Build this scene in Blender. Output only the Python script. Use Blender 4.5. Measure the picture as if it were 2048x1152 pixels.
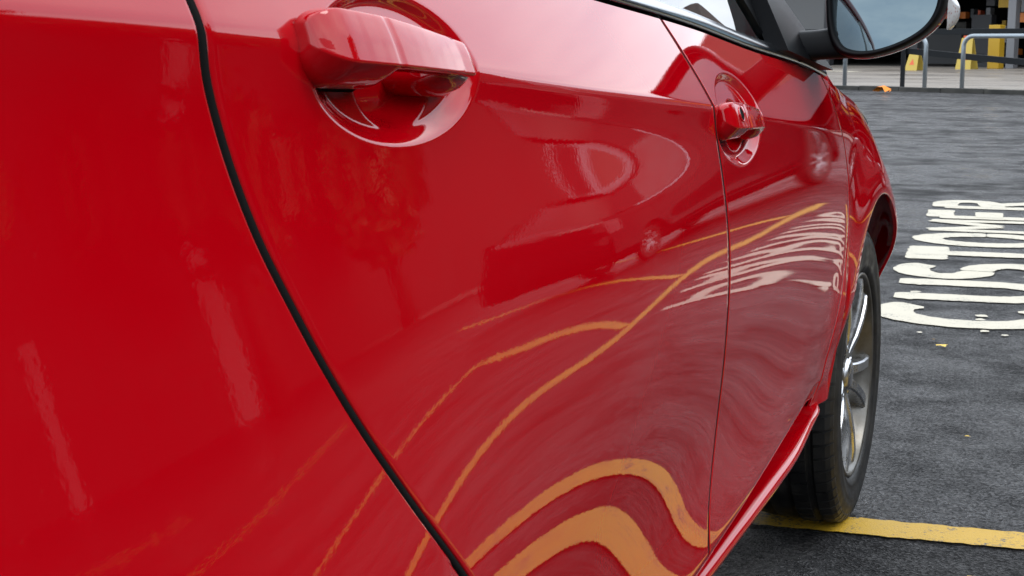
import bpy, bmesh, math, random
import numpy as np
from mathutils import Vector, Matrix
random.seed(7); rng = np.random.default_rng(7)
scene = bpy.context.scene
for o in list(bpy.data.objects): bpy.data.objects.remove(o)

# ------------------------------------------------------------------ camera
CAM = (0.432, -3.0625, 0.977)
cam_d = bpy.data.cameras.new('camera'); cam = bpy.data.objects.new('camera', cam_d)
scene.collection.objects.link(cam); scene.camera = cam
cam_d.sensor_width = 36.0; cam_d.lens = 36.0 * 3020 / 2048
cam_d.clip_start = 0.02; cam_d.clip_end = 2000
cam.location = CAM
cam.rotation_euler = (math.pi / 2 - 0.1626, 0, 0.3805)
cam_d.dof.use_dof = True; cam_d.dof.focus_distance = 1.75; cam_d.dof.aperture_fstop = 46

# ------------------------------------------------------------------ light
SUN_EL, SUN_AZ = 48.0, 70.0      # azimuth: clockwise from +Y (towards +X)
world = bpy.data.worlds.new('World'); scene.world = world; world.use_nodes = True
wn = world.node_tree.nodes; wl = world.node_tree.links; wn.clear()
def WN(t, **k):
    n = wn.new(t)
    for a, b in k.items(): setattr(n, a, b)
    return n
w_out = WN('ShaderNodeOutputWorld'); w_bg = WN('ShaderNodeBackground'); w_bg.inputs['Strength'].default_value = 0.1
sky = WN('ShaderNodeTexSky'); sky.sky_type = 'NISHITA'; sky.sun_disc = False
sky.sun_elevation = math.radians(SUN_EL); sky.sun_rotation = math.radians(SUN_AZ)
w_tc = WN('ShaderNodeTexCoord'); w_sep = WN('ShaderNodeSeparateXYZ'); wl.new(w_tc.outputs['Generated'], w_sep.inputs[0])
w_z = WN('ShaderNodeMath', operation='MAXIMUM'); wl.new(w_sep.outputs['Z'], w_z.inputs[0]); w_z.inputs[1].default_value = 0.0
w_za = WN('ShaderNodeMath', operation='ADD'); wl.new(w_z.outputs[0], w_za.inputs[0]); w_za.inputs[1].default_value = 0.22
w_dx = WN('ShaderNodeMath', operation='DIVIDE'); wl.new(w_sep.outputs['X'], w_dx.inputs[0]); wl.new(w_za.outputs[0], w_dx.inputs[1])
w_dy = WN('ShaderNodeMath', operation='DIVIDE'); wl.new(w_sep.outputs['Y'], w_dy.inputs[0]); wl.new(w_za.outputs[0], w_dy.inputs[1])
w_cmb = WN('ShaderNodeCombineXYZ'); wl.new(w_dx.outputs[0], w_cmb.inputs[0]); wl.new(w_dy.outputs[0], w_cmb.inputs[1])
w_no = WN('ShaderNodeTexNoise'); wl.new(w_cmb.outputs[0], w_no.inputs['Vector'])
w_no.inputs['Scale'].default_value = 1.1; w_no.inputs['Detail'].default_value = 7; w_no.inputs['Roughness'].default_value = 0.55
w_no.inputs['Distortion'].default_value = 0.35
w_rp = WN('ShaderNodeValToRGB'); wl.new(w_no.outputs['Fac'], w_rp.inputs[0])
e = w_rp.color_ramp.elements; e[0].position = 0.34; e[1].position = 0.66
SKY = 31.0
w_rp.color_ramp.elements[0].color = (0.52, 0.60, 0.71, 1); w_rp.color_ramp.elements[1].color = (0.96, 0.98, 1.0, 1)
w_mul = WN('ShaderNodeVectorMath', operation='SCALE'); wl.new(w_rp.outputs[0], w_mul.inputs[0]); w_mul.inputs['Scale'].default_value = SKY
w_mix = WN('ShaderNodeMixRGB'); w_mix.inputs[0].default_value = 0.88
wl.new(sky.outputs[0], w_mix.inputs[1]); wl.new(w_mul.outputs[0], w_mix.inputs[2])
wl.new(w_mix.outputs[0], w_bg.inputs['Color']); wl.new(w_bg.outputs[0], w_out.inputs[0])
sd = bpy.data.lights.new('sun', 'SUN'); sd.energy = 0.9; sd.angle = math.radians(20); sd.color = (1, 0.96, 0.9)
sun = bpy.data.objects.new('sun', sd); scene.collection.objects.link(sun)
az, el = math.radians(SUN_AZ), math.radians(SUN_EL)
sdir = Vector((math.sin(az) * math.cos(el), math.cos(az) * math.cos(el), math.sin(el)))
sun.rotation_euler = sdir.to_track_quat('Z', 'Y').to_euler()

vs = scene.view_settings; vs.view_transform = 'Standard'; vs.look = 'None'; vs.exposure = 0.0; vs.gamma = 1.0; vs.use_curve_mapping = False
scene.render.engine = 'CYCLES'
scene.cycles.max_bounces = 8; scene.cycles.glossy_bounces = 5; scene.cycles.transmission_bounces = 8; scene.cycles.transparent_max_bounces = 16
scene.cycles.caustics_reflective = False; scene.cycles.caustics_refractive = False
scene.cycles.use_denoising = True

# ------------------------------------------------------------------ materials
MATS = {}
def mat(name, color, rough=0.5, metal=0.0, **k):
    m = bpy.data.materials.new(name); m.use_nodes = True; MATS[name] = m
    b = m.node_tree.nodes['Principled BSDF']
    b.inputs['Base Color'].default_value = (*color, 1); b.inputs['Roughness'].default_value = rough; b.inputs['Metallic'].default_value = metal
    for a, v in k.items(): b.inputs[a].default_value = v
    return m
def nt(m): return m.node_tree.nodes, m.node_tree.links, m.node_tree.nodes['Principled BSDF']
def obj_coords(m, scale=(1, 1, 1)):
    n, l, b = nt(m); tc = n.new('ShaderNodeTexCoord'); mp = n.new('ShaderNodeMapping'); mp.inputs['Scale'].default_value = scale
    l.new(tc.outputs['Object'], mp.inputs[0]); return mp.outputs[0]
def noise(m, vec, scale, detail=4, rough=0.55, dist=0.0):
    n, l, b = nt(m); t = n.new('ShaderNodeTexNoise'); t.inputs['Scale'].default_value = scale; t.inputs['Detail'].default_value = detail
    t.inputs['Roughness'].default_value = rough; t.inputs['Distortion'].default_value = dist; l.new(vec, t.inputs['Vector']); return t.outputs['Fac']
def ramp(m, fac, stops):
    n, l, b = nt(m); r = n.new('ShaderNodeValToRGB'); l.new(fac, r.inputs[0]); es = r.color_ramp.elements
    while len(es) < len(stops): es.new(0.5)
    for e_, (p, c) in zip(es, stops):
        e_.position = p; e_.color = (*c, 1) if len(c) == 3 else c
    return r.outputs[0]
def g3(v): return (v, v, v)
def bump(m, h, strength, dist):
    n, l, b = nt(m); t = n.new('ShaderNodeBump'); t.inputs['Strength'].default_value = strength; t.inputs['Distance'].default_value = dist
    l.new(h, t.inputs['Height']); return t.outputs[0]
def mixc(m, fac, a, c, blend='MIX'):
    n, l, b = nt(m); t = n.new('ShaderNodeMixRGB'); t.blend_type = blend
    for s, v in ((0, fac), (1, a), (2, c)):
        if isinstance(v, (int, float)): t.inputs[s].default_value = v
        elif isinstance(v, tuple): t.inputs[s].default_value = (*v, 1)
        else: l.new(v, t.inputs[s])
    return t.outputs[0]

def paint(name, color):
    m = mat(name, color, 0.42)
    n, l, b = nt(m)
    b.inputs['Specular IOR Level'].default_value = 0.0
    b.inputs['Coat Weight'].default_value = 1.0; b.inputs['Coat Roughness'].default_value = 0.012; b.inputs['Coat IOR'].default_value = 1.5
    v = obj_coords(m)
    peel = noise(m, v, 210, 2, 0.5)                  # orange peel in the lacquer
    l.new(bump(m, peel, 1.0, 0.000016), b.inputs['Coat Normal'])
    dust = noise(m, v, 9, 8, 0.7)                    # faint road film roughens the lacquer
    l.new(ramp(m, dust, [(0.45, g3(0.008)), (0.8, g3(0.05))]), b.inputs['Coat Roughness'])
    if name == 'red_paint':                          # dried road spray low on the doors, thinning upwards
        sx = n.new('ShaderNodeSeparateXYZ'); l.new(v, sx.inputs[0])
        low = ramp(m, sx.outputs['Z'], [(0.30, g3(1.0)), (0.62, g3(0.25)), (0.85, g3(0.04))])
        film = ramp(m, noise(m, obj_coords(m, (1, 1, 3.5)), 4.0, 9, 0.72, 0.6), [(0.50, g3(0.0)), (0.78, g3(0.16))])
        spots = ramp(m, noise(m, v, 130, 3, 0.6), [(0.70, g3(0.0)), (0.76, g3(0.30))])
        msk = mixc(m, 1.0, mixc(m, 1.0, film, spots, 'ADD'), low, 'MULTIPLY')
        l.new(mixc(m, msk, color, (0.22, 0.17, 0.15)), b.inputs['Base Color'])
    if name == 'dark_paint': b.inputs['Coat Weight'].default_value = 0.35
    return m
RED = paint('red_paint', (0.40, 0.0, 0.004))
SILVER = paint('silver_paint', (0.34, 0.35, 0.36)); BLACKP = paint('dark_paint', (0.006, 0.007, 0.009))
WHITEP = paint('white_paint', (0.72, 0.72, 0.70))
mat('black_plastic', (0.0035, 0.004, 0.005), 0.45, **{'Specular IOR Level': 0.16}); mat('black_gloss', (0.004, 0.0045, 0.0055), 0.08, **{'Specular IOR Level': 0.35})
n, l, b = nt(MATS['black_plastic']); v = obj_coords(MATS['black_plastic']); l.new(bump(MATS['black_plastic'], noise(MATS['black_plastic'], v, 900, 2), 0.25, 0.0004), b.inputs['Normal'])
mat('void_black', (0.004, 0.004, 0.004), 0.95, **{'Specular IOR Level': 0.1})
mat('belt_chrome', (0.30, 0.32, 0.35), 0.16, 1.0)
mat('chrome', (0.75, 0.76, 0.78), 0.08, 1.0)
mat('mirror_silver', (0.14, 0.18, 0.195), 0.015, 1.0)
mat('indicator_lens', (0.45, 0.455, 0.465), 0.06, 0.0, **{'Coat Weight': 1.0})
m = MATS['indicator_lens']; n, l, b = nt(m); v = obj_coords(m)
wv = n.new('ShaderNodeTexVoronoi'); wv.inputs['Scale'].default_value = 180; l.new(v, wv.inputs['Vector'])
l.new(ramp(m, wv.outputs['Distance'], [(0.12, (0.30, 0.17, 0.16)), (0.4, (0.45, 0.455, 0.465))]), b.inputs['Base Color'])
m = mat('tail_lens', (0.10, 0.002, 0.002), 0.06, **{'Coat Weight': 1.0}); m = mat('head_lens', (0.35, 0.37, 0.4), 0.06, 0.3, **{'Coat Weight': 1.0})
# tyre rubber with dusty film
m = mat('rubber', (0.012, 0.012, 0.013), 0.55); n, l, b = nt(m); v = obj_coords(m)
l.new(ramp(m, noise(m, v, 14, 6, 0.65), [(0.42, (0.004, 0.004, 0.0045)), (0.72, (0.022, 0.020, 0.017))]), b.inputs['Base Color'])
l.new(ramp(m, noise(m, v, 22, 4), [(0.3, g3(0.34)), (0.7, g3(0.7))]), b.inputs['Roughness'])
l.new(bump(m, noise(m, v, 320, 3), 0.4, 0.0006), b.inputs['Normal'])
m = mat('machined_alloy', (0.58, 0.59, 0.61), 0.3, 1.0); n, l, b = nt(m); v = obj_coords(m)
l.new(ramp(m, noise(m, v, 30, 5), [(0.35, g3(0.2)), (0.75, g3(0.42))]), b.inputs['Roughness'])
m = mat('alloy_grey', (0.17, 0.165, 0.155), 0.33, 0.65); n, l, b = nt(m); v = obj_coords(m)
l.new(ramp(m, noise(m, v, 20, 6, 0.7), [(0.4, (0.15, 0.145, 0.135)), (0.75, (0.085, 0.072, 0.05))]), b.inputs['Base Color'])
mat('brake', (0.25, 0.22, 0.2), 0.4, 0.9); mat('arch_liner', (0.006, 0.006, 0.006), 0.9)
# window glass (thin, tinted)
def glass(name, tint, mixv=None):
    m = bpy.data.materials.new(name); m.use_nodes = True; MATS[name] = m
    n, l = m.node_tree.nodes, m.node_tree.links; n.clear()
    o = n.new('ShaderNodeOutputMaterial'); mx = n.new('ShaderNodeMixShader'); t = n.new('ShaderNodeBsdfTransparent'); g = n.new('ShaderNodeBsdfGlossy')
    t.inputs[0].default_value = (*tint, 1); g.inputs['Roughness'].default_value = 0.01; g.inputs[0].default_value = (0.95, 0.97, 1, 1)
    lw = n.new('ShaderNodeLayerWeight'); lw.inputs[0].default_value = 0.5
    pw = n.new('ShaderNodeMath'); pw.operation = 'POWER'; pw.inputs[1].default_value = 5.0; l.new(lw.outputs['Facing'], pw.inputs[0])
    f = n.new('ShaderNodeMath'); f.operation = 'MULTIPLY_ADD'; f.inputs[1].default_value = 0.93; f.inputs[2].default_value = 0.07; l.new(pw.outputs[0], f.inputs[0])
    l.new(f.outputs[0], mx.inputs[0]); l.new(t.outputs[0], mx.inputs[1]); l.new(g.outputs[0], mx.inputs[2]); l.new(mx.outputs[0], o.inputs[0])
    return m
glass('window_glass', (0.45, 0.56, 0.55))
m = mat('seat_fabric', (0.05, 0.053, 0.056), 0.9); n, l, b = nt(m); l.new(bump(m, noise(m, obj_coords(m), 500, 2), 0.5, 0.001), b.inputs['Normal'])
mat('headrest_fabric', (0.12, 0.13, 0.13), 0.85)
mat('trim_grey', (0.014, 0.015, 0.016), 0.7)

# ------------------------------------------------------------------ object helpers
COL = scene.collection
def link(name, me, parent=None, material=None, smooth=True, loc=None):
    o = bpy.data.objects.new(name, me); COL.objects.link(o)
    if parent is not None: o.parent = parent
    if material is not None:
        me.materials.clear()
        for mm in (material if isinstance(material, (list, tuple)) else [material]): me.materials.append(MATS[mm] if isinstance(mm, str) else mm)
    if smooth: me.polygons.foreach_set('use_smooth', [True] * len(me.polygons))
    if loc is not None: o.location = loc
    return o
def pyd(name, V, F, parent=None, material=None, smooth=True, loc=None):
    me = bpy.data.meshes.new(name); me.from_pydata([tuple(map(float, v)) for v in V], [], [tuple(map(int, f)) for f in F]); me.update()
    return link(name, me, parent, material, smooth, loc)
def grid_mesh(name, P, parent, material, flip=False, smooth=True, closed_u=False):
    nu, nv = P.shape[:2]; idx = np.arange(nu * nv).reshape(nu, nv)
    if closed_u: idx = np.vstack([idx, idx[:1]])
    a, b_, c, d = idx[:-1, :-1].ravel(), idx[1:, :-1].ravel(), idx[1:, 1:].ravel(), idx[:-1, 1:].ravel()
    F = np.stack([a, d, c, b_] if flip else [a, b_, c, d], 1)
    me = bpy.data.meshes.new(name)
    me.vertices.add(nu * nv); me.vertices.foreach_set('co', P.reshape(-1, 3).astype(np.float32).ravel())
    me.loops.add(F.size); me.loops.foreach_set('vertex_index', F.ravel().astype(np.int32))
    me.polygons.add(len(F)); me.polygons.foreach_set('loop_start', np.arange(0, F.size, 4, dtype=np.int32))
    me.update(calc_edges=True); me.validate()
    return link(name, me, parent, material, smooth)
def empty(name, loc=(0, 0, 0), parent=None):
    o = bpy.data.objects.new(name, None); COL.objects.link(o); o.location = loc; o.empty_display_size = 0.1
    if parent is not None: o.parent = parent
    return o
def tag(o, label=None, cat=None, group=None, kind=None):
    if label: o['label'] = label
    if cat: o['category'] = cat
    if group: o['group'] = group
    if kind: o['kind'] = kind
    return o
def bm_obj(name, bm, parent=None, material=None, smooth=False, bevel=0, loc=None, seg=2):
    if bevel:
        bmesh.ops.bevel(bm, geom=[e_ for e_ in bm.edges if len(e_.link_faces) == 2 and e_.calc_face_angle(0) > 0.5], offset=bevel, segments=seg, affect='EDGES', profile=0.7)
    bmesh.ops.recalc_face_normals(bm, faces=bm.faces)
    me = bpy.data.meshes.new(name); bm.to_mesh(me); bm.free()
    return link(name, me, parent, material, smooth, loc)
def box(bm, c, s, rot=None):
    r = bmesh.ops.create_cube(bm, size=1.0)
    M = Matrix.Translation(c) @ (rot.to_4x4() if rot is not None else Matrix()) @ Matrix.Diagonal((*s, 1))
    bmesh.ops.transform(bm, matrix=M, verts=r['verts']); return r['verts']
def tube(name, pts, r, parent=None, material=None, seg=12, caps=True, closed=False):
    pts = [Vector(p) for p in pts]; rings = []; prev = None
    rr = r if isinstance(r, (list, tuple)) else [r] * len(pts)
    V, F = [], []
    for i, p in enumerate(pts):
        t = (pts[min(i + 1, len(pts) - 1)] - pts[max(i - 1, 0)]).normalized()
        a = Vector((0, 0, 1)) if abs(t.z) < 0.9 else Vector((1, 0, 0))
        if prev is not None: a = prev
        x = (a - t * a.dot(t)).normalized(); y = t.cross(x); prev = x
        for k in range(seg):
            an = 2 * math.pi * k / seg; V.append(p + (x * math.cos(an) + y * math.sin(an)) * rr[i])
    for i in range(len(pts) - 1):
        for k in range(seg):
            k2 = (k + 1) % seg; F.append((i * seg + k, i * seg + k2, (i + 1) * seg + k2, (i + 1) * seg + k))
    if caps:
        F.append(tuple(range(seg - 1, -1, -1))); F.append(tuple((len(pts) - 1) * seg + k for k in range(seg)))
    return pyd(name, V, F, parent, material)
def pchip(x, y):
    """monotone-ish cubic through (x, y): returns a vectorised function with linear extrapolation"""
    x = np.asarray(x, float); y = np.asarray(y, float)
    h = np.diff(x); s = np.diff(y, axis=0) / (h.reshape(-1, *([1] * (y.ndim - 1))))
    d = np.zeros_like(y)
    w1 = h[1:]; w2 = h[:-1]; sh = [-1] + [1] * (y.ndim - 1)
    d[1:-1] = (s[:-1] * w1.reshape(sh) + s[1:] * w2.reshape(sh)) / (w1 + w2).reshape(sh)
    d[0] = s[0]; d[-1] = s[-1]
    def f(q):
        q = np.asarray(q, float); i = np.clip(np.searchsorted(x, q) - 1, 0, len(x) - 2)
        t = (q - x[i]) / h[i]; ex = (1,) * (y.ndim - 1)
        T = t.reshape(t.shape + ex); Hh = h[i].reshape(t.shape + ex)
        tc = np.clip(T, 0, 1)
        r = y[i] * (2 * tc**3 - 3 * tc**2 + 1) + d[i] * Hh * (tc**3 - 2 * tc**2 + tc) + y[i + 1] * (-2 * tc**3 + 3 * tc**2) + d[i + 1] * Hh * (tc**3 - tc**2)
        return r + np.where(T < 0, d[i] * Hh * T, 0) + np.where(T > 1, d[i + 1] * Hh * (T - 1), 0)
    return f
def sstep(a, b_, x):
    t = np.clip((x - a) / (b_ - a), 0, 1); return t * t * (3 - 2 * t)

#@@STRUCTURE
# ------------------------------------------------------------------ ground, markings, kerb
GR = math.radians(4.5); gx = Vector((math.cos(GR), math.sin(GR), 0)); gy = Vector((-math.sin(GR), math.cos(GR), 0))
m = mat('asphalt', (0.05, 0.05, 0.052), 0.5); n, l, b = nt(m); v = obj_coords(m)
agg = n.new('ShaderNodeTexVoronoi'); agg.inputs['Scale'].default_value = 185; l.new(v, agg.inputs['Vector'])
fine = noise(m, v, 330, 3, 0.6)
big = noise(m, obj_coords(m, (0.7, 1.3, 1)), 0.75, 7, 0.62, 0.4); mid = noise(m, v, 3.5, 6, 0.6)
base = ramp(m, fine, [(0.3, (0.006, 0.006, 0.0065)), (0.55, (0.017, 0.017, 0.0185)), (0.75, (0.07, 0.068, 0.065))])
grit = ramp(m, agg.outputs['Color'], [(0.15, (0.35, 0.35, 0.37)), (0.6, (1.0, 1.0, 1.03)), (0.85, (2.6, 2.55, 2.5))])
c1 = mixc(m, 1.0, base, grit, 'MULTIPLY')
l.new(mixc(m, ramp(m, big, [(0.42, g3(0.0)), (0.62, g3(0.45))]), c1, (0.034, 0.034, 0.034)), b.inputs['Base Color'])
wet = mixc(m, 0.5, big, mid)
l.new(ramp(m, wet, [(0.38, g3(0.14)), (0.50, g3(0.36)), (0.62, g3(0.58))]), b.inputs['Roughness'])
l.new(mixc(m, 1.0, ramp(m, agg.outputs['Color'], [(0.2, g3(0.08)), (0.55, g3(0.30)), (0.85, g3(0.66))]), ramp(m, wet, [(0.40, g3(1.25)), (0.50, g3(0.46)), (0.60, g3(0.14))]), 'MULTIPLY'), b.inputs['Specular IOR Level'])
hgt = mixc(m, 0.55, agg.outputs['Distance'], fine)
bn = n.new('ShaderNodeBump'); bn.inputs['Distance'].default_value = 0.012; l.new(hgt, bn.inputs['Height'])
l.new(ramp(m, wet, [(0.40, g3(0.45)), (0.55, g3(1.0))]), bn.inputs['Strength']); l.new(bn.outputs[0], b.inputs['Normal'])
def sheet(name, corners, z, material, parent=None, th=None):
    return pyd(name, [(x, y, z) for x, y in corners], [tuple(range(len(corners)))], parent, material, False)
ground = tag(sheet('asphalt_ground', [(-400, -400), (400, -400), (400, 400), (-400, 400)], 0, 'asphalt'), 'grey damp asphalt of the car park', None, None, 'structure')

def worn(name, color, hi, lo):
    m = mat(name, color, 0.55); n, l, b = nt(m); v = obj_coords(m)
    w = mixc(m, 0.5, noise(m, v, 7, 9, 0.78), noise(m, v, 150, 4, 0.6))
    l.new(ramp(m, w, [(lo, (0.07, 0.068, 0.062)), (hi, color), (0.9, tuple(min(1, c * 1.12) for c in color))]), b.inputs['Base Color'])
    l.new(bump(m, noise(m, v, 240, 3), 0.6, 0.003), b.inputs['Normal']); return m
worn('yellow_paint', (0.50, 0.30, 0.015), 0.47, 0.41); worn('road_white', (0.43, 0.395, 0.31), 0.44, 0.385)
def ragged_strip(name, a, c, w, parent, material, z=0.004, step=0.02, amp=0.004):
    a, c = Vector(a), Vector(c); L = (c - a).length; t = (c - a) / L; s = Vector((-t.y, t.x, 0)); nn = max(2, int(L / step)); V, F = [], []
    for i in range(nn + 1):
        p = a + t * (L * i / nn)
        for sg in (-1, 1):
            q = p + s * (sg * (w / 2 + random.uniform(-amp, amp))); V.append((q.x, q.y, z))
        if i: F.append((2 * i - 2, 2 * i - 1, 2 * i + 1, 2 * i))
    return pyd(name, V, F, parent, material, False)
def G(u, v_): p = gx * u + gy * v_; return (p.x, p.y, 0)
# front line of the bay runs under the front wheel, the bay lines run off at right angles to it
LINE_V = -0.062; LINE_W = -0.375; LF = 1.42
ragged_strip('parking_line', G(-9, LINE_V), G(14, LINE_V), 0.105, ground, 'yellow_paint', 0.004)
ragged_strip('parking_line', G(0.20, LINE_W), G(14, LINE_W), 0.15, ground, 'yellow_paint', 0.004)
for ux, v1_ in ((LF, 6.75), (3.2, 4.25), (LF + 4.9, 6.75), (LF + 7.35, 6.75), (LF - 4.9, 6.75)):
    ragged_strip('parking_line', G(ux, LINE_V + 0.0535), G(ux, v1_), 0.10, ground, 'yellow_paint', 0.004)
for ux in (LF, LF + 2.45, LF + 4.9, LF + 7.35, LF - 4.9):
    ragged_strip('parking_line', G(ux, LINE_W - 0.0835), G(ux, -5.2), 0.10, ground, 'yellow_paint', 0.004)
for (a_, c_) in (((1.50, 2.25), (3.10, 4.12)), ((1.50, 3.90), (6.2, 9.4)), ((1.50, 6.0), (6.4, 11.4))):   # slanting hatch between the bays
    ragged_strip('parking_line', G(*a_), G(*c_), 0.10, ground, 'yellow_paint', 0.004)

# painted words: strokes in letter space (x across the letter 0..1, y up 0..1)
def arc(cx, cy, rx, ry, a0, a1, n_=14): return [(cx + rx * math.cos(math.radians(a0 + (a1 - a0) * i / n_)), cy + ry * math.sin(math.radians(a0 + (a1 - a0) * i / n_))) for i in range(n_ + 1)]
LET = {
 'C': [arc(0.52, 0.5, 0.46, 0.46, 48, 312, 22)],
 'U': [[(0.1, 1), (0.1, 0.42)] + arc(0.5, 0.4, 0.4, 0.38, 180, 360, 16) + [(0.9, 1)]],
 'S': [arc(0.5, 0.74, 0.38, 0.23, 35, 270, 16) + arc(0.5, 0.27, 0.40, 0.25, 90, -150, 16)],
 'T': [[(0.02, 0.94), (0.98, 0.94)], [(0.02, 0.88), (0.98, 0.88)], [(0.5, 0.9), (0.5, 0.0)]],
 'O': [arc(0.5, 0.5, 0.42, 0.47, 0, 360, 28)],
 'M': [[(0.08, 0), (0.12, 1.0), (0.5, 0.4), (0.88, 1.0), (0.92, 0)]],
 'E': [[(0.9, 0.96), (0.12, 0.96), (0.12, 0.04), (0.9, 0.04)], [(0.12, 0.52), (0.72, 0.52)]],
 'R': [[(0.12, 0), (0.12, 0.96), (0.5, 0.96)] + arc(0.55, 0.74, 0.32, 0.22, 90, -90, 10) + [(0.14, 0.5)], [(0.45, 0.5), (0.9, 0.0)]],
 'P': [[(0.12, 0), (0.12, 0.96), (0.5, 0.96)] + arc(0.55, 0.72, 0.34, 0.24, 90, -90, 12) + [(0.14, 0.47)]],
 'A': [[(0.05, 0), (0.5, 1), (0.95, 0)], [(0.22, 0.34), (0.78, 0.34)]],
 'K': [[(0.12, 0), (0.12, 1)], [(0.9, 1), (0.14, 0.45)], [(0.4, 0.62), (0.92, 0)]],
 'I': [[(0.5, 0), (0.5, 1)]],
 'N': [[(0.1, 0), (0.1, 1), (0.9, 0), (0.9, 1)]],
 'G': [arc(0.52, 0.5, 0.44, 0.46, 48, 330, 20) + [(0.94, 0.48), (0.6, 0.48)]],
}
def letter(ch, u0, v0, wid, hgt_, sw, parent):
    """letter standing at grid (u0 = baseline towards +u, v0 = left side), top towards -u"""
    bm = bmesh.new()
    strokes = []
    for st in LET[ch]:
        cur = [st[0]]
        for i in range(1, len(st)):
            cur.append(st[i])
            if i < len(st) - 1:
                a_ = Vector(st[i]) - Vector(st[i - 1]); c_ = Vector(st[i + 1]) - Vector(st[i])
                if a_.length > 1e-6 and c_.length > 1e-6 and a_.angle(c_) > 0.8: strokes.append(cur); cur = [st[i]]
        strokes.append(cur)
    if ch == 'M': sw = sw * 0.72
    for si, st in enumerate(strokes):
        P = [Vector((p[0] * wid, p[1] * hgt_, 0)) for p in st]
        d = []                                        # resample
        for a, c in zip(P[:-1], P[1:]):
            k = max(1, int((c - a).length / 0.02)); d += [a.lerp(c, j / k) for j in range(k)]
        d.append(P[-1]); L = []
        for i, p in enumerate(d):
            t = (d[min(i + 1, len(d) - 1)] - d[max(i - 1, 0)]); t = t.normalized() if t.length > 1e-6 else Vector((1, 0, 0)); s = Vector((-t.y, t.x, 0))
            hw = sw / 2 * (1 + random.uniform(-0.07, 0.07)) * (0.78 if i in (0, len(d) - 1) else 1)
            L.append((p + s * hw, p - s * hw))
        z = 0.004 + 0.0006 * si
        vv = []
        for a, c in L:
            row = []
            for q in (a, c):
                w = gx * (u0 - q.y) + gy * (v0 + q.x); row.append(bm.verts.new((w.x, w.y, z)))
            vv.append(row)
        for r0, r1 in zip(vv[:-1], vv[1:]): bm.faces.new((r0[0], r0[1], r1[1], r1[0]))
    return bm_obj('painted_letter', bm, parent, 'road_white')
def word(txt, u0, v0, wid, pitch, hgt_, sw, drift):
    vpos = v0
    for ch in txt:
        w = wid * (0.35 if ch == 'I' else 1.15 if ch == 'M' else 1)
        letter(ch, u0, vpos, w, hgt_, sw, ground); vpos += w + pitch; u0 += drift
word('CUSTOMER', 0.475, 2.28, 0.46, 0.08, 0.60, 0.148, 0.013)
word('PARKING', 1.19, 2.40, 0.47, 0.08, 0.52, 0.11, 0.0)
# flecks of spilt white paint
def blot(x, y, r, material, z=0.0045):
    nn = 9; tag(pyd('paint_fleck', [(x + r * random.uniform(.6, 1.2) * math.cos(2 * math.pi * i / nn), y + r * random.uniform(.6, 1.2) * math.sin(2 * math.pi * i / nn), z) for i in range(nn)], [tuple(range(nn))], ground, material, False))
for x, y, r in ((-0.27, 2.95, .025), (-0.27, 2.78, .02), (-.28, 3.15, .02), (0.02, 2.5, .025), (0.02, 2.42, .02), (0.05, 2.2, .02), (.12, 2.15, .015), (-.15, 2.1, .012), (.34, 2.57, .055)): blot(x, y, r, 'road_white')

#@@CAR
# ------------------------------------------------------------------ the red car: side surface X = F(Y, Z)
# Y forward (front axle at 0), Z up, X outward on the right-hand side; the car's centre plane is X = XC
XC = -0.845
crease = pchip([-3.6, -2.9, -2.56, -2.33, -2.08, -1.73, -1.39, -1.10, -0.7, -0.3, 0.2, 0.8], [1.00, 0.995, 0.989, 0.978, 0.955, 0.927, 0.903, 0.877, 0.845, 0.81, 0.77, 0.70])
plan = pchip([-3.5, -3.3, -3.0, -2.75, -2.5, -2.2, -1.9, -1.4, -0.9, -0.55, -0.25, 0.0, 0.25, 0.5, 0.7, 0.82],
             [-0.16, -0.085, -0.02, 0.002, 0.010, 0.013, 0.013, 0.010, 0.0, -0.010, -0.022, -0.036, -0.062, -0.115, -0.20, -0.33])
ZS = 0.388                                    # crest of the fold along the bottom of the doors
ZK = [.388, .42, .46, .50, .53, .563, .61, .65, .684, .72, .78]      # heights of the tilt knots; two more follow the crease
ST = [(-3.4, [6, 7, 8, 9, 9, 9, 10, 11, 11, 11, 10, 7, 1], [22, 24, 27, 34]),
      (-2.65, [8, 9, 10, 10, 11, 12, 13, 13, 13, 12.5, 11, 7, 1], [22, 24, 27, 34]),
      (-2.4, [8, 9, 10, 11, 11, 11, 12, 12.5, 12.5, 12.5, 11, 7.5, 1], [22, 24, 27, 34]),
      (-2.2, [6, 7, 7, 7, 6.5, 6, 5.5, 5.5, 6, 7, 9, 8.5, 0], [24, 25, 28, 34]),
      (-2.0, [6, 6, 5, 3, 1, -1.5, -1, -.5, 1, 2.5, 7, 9.5, -1], [25, 26, 29, 34]),
      (-1.8, [6, 5.5, 3.2, -.4, -3.2, -5.5, -4.8, -3.8, -1.9, 1.1, 6.5, 13, -1], [26, 27, 29, 34]),
      (-1.3, [6, 5.5, 3.2, -.4, -3.2, -5.5, -4.8, -3.8, -1.9, 1, 5.5, 7.5, -1], [27, 28, 30, 34]),
      (-1.0, [3, 2.5, 1, -1.5, -3.5, -5, -5, -4.2, -2, .8, 5, 7, 0], [26, 28, 30, 34]),
      (-0.7, [-3, -3, -3, -3.5, -4, -4.5, -4.5, -3.5, -1, 1.8, 4.5, 6, 3], [18, 21, 26, 34]),
      (-0.4, [-8, -8, -8, -7, -6, -5, -3, -1, 1, 3, 5, 6, 7], [9, 13, 20, 34]),
      (-0.1, [-3, -3, -3, -2, -1, 0, 1, 2, 3, 4, 7, 9, 12], [15, 25, 36, 46]),
      (0.3, [0, 0, 0, 0, 1, 1, 2, 3, 3, 5, 7, 9, 12], [15, 26, 40, 50]),
      (0.9, [0, 0, 0, 0, 1, 1, 2, 3, 3, 5, 7, 9, 12], [16, 28, 42, 52])]
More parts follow.
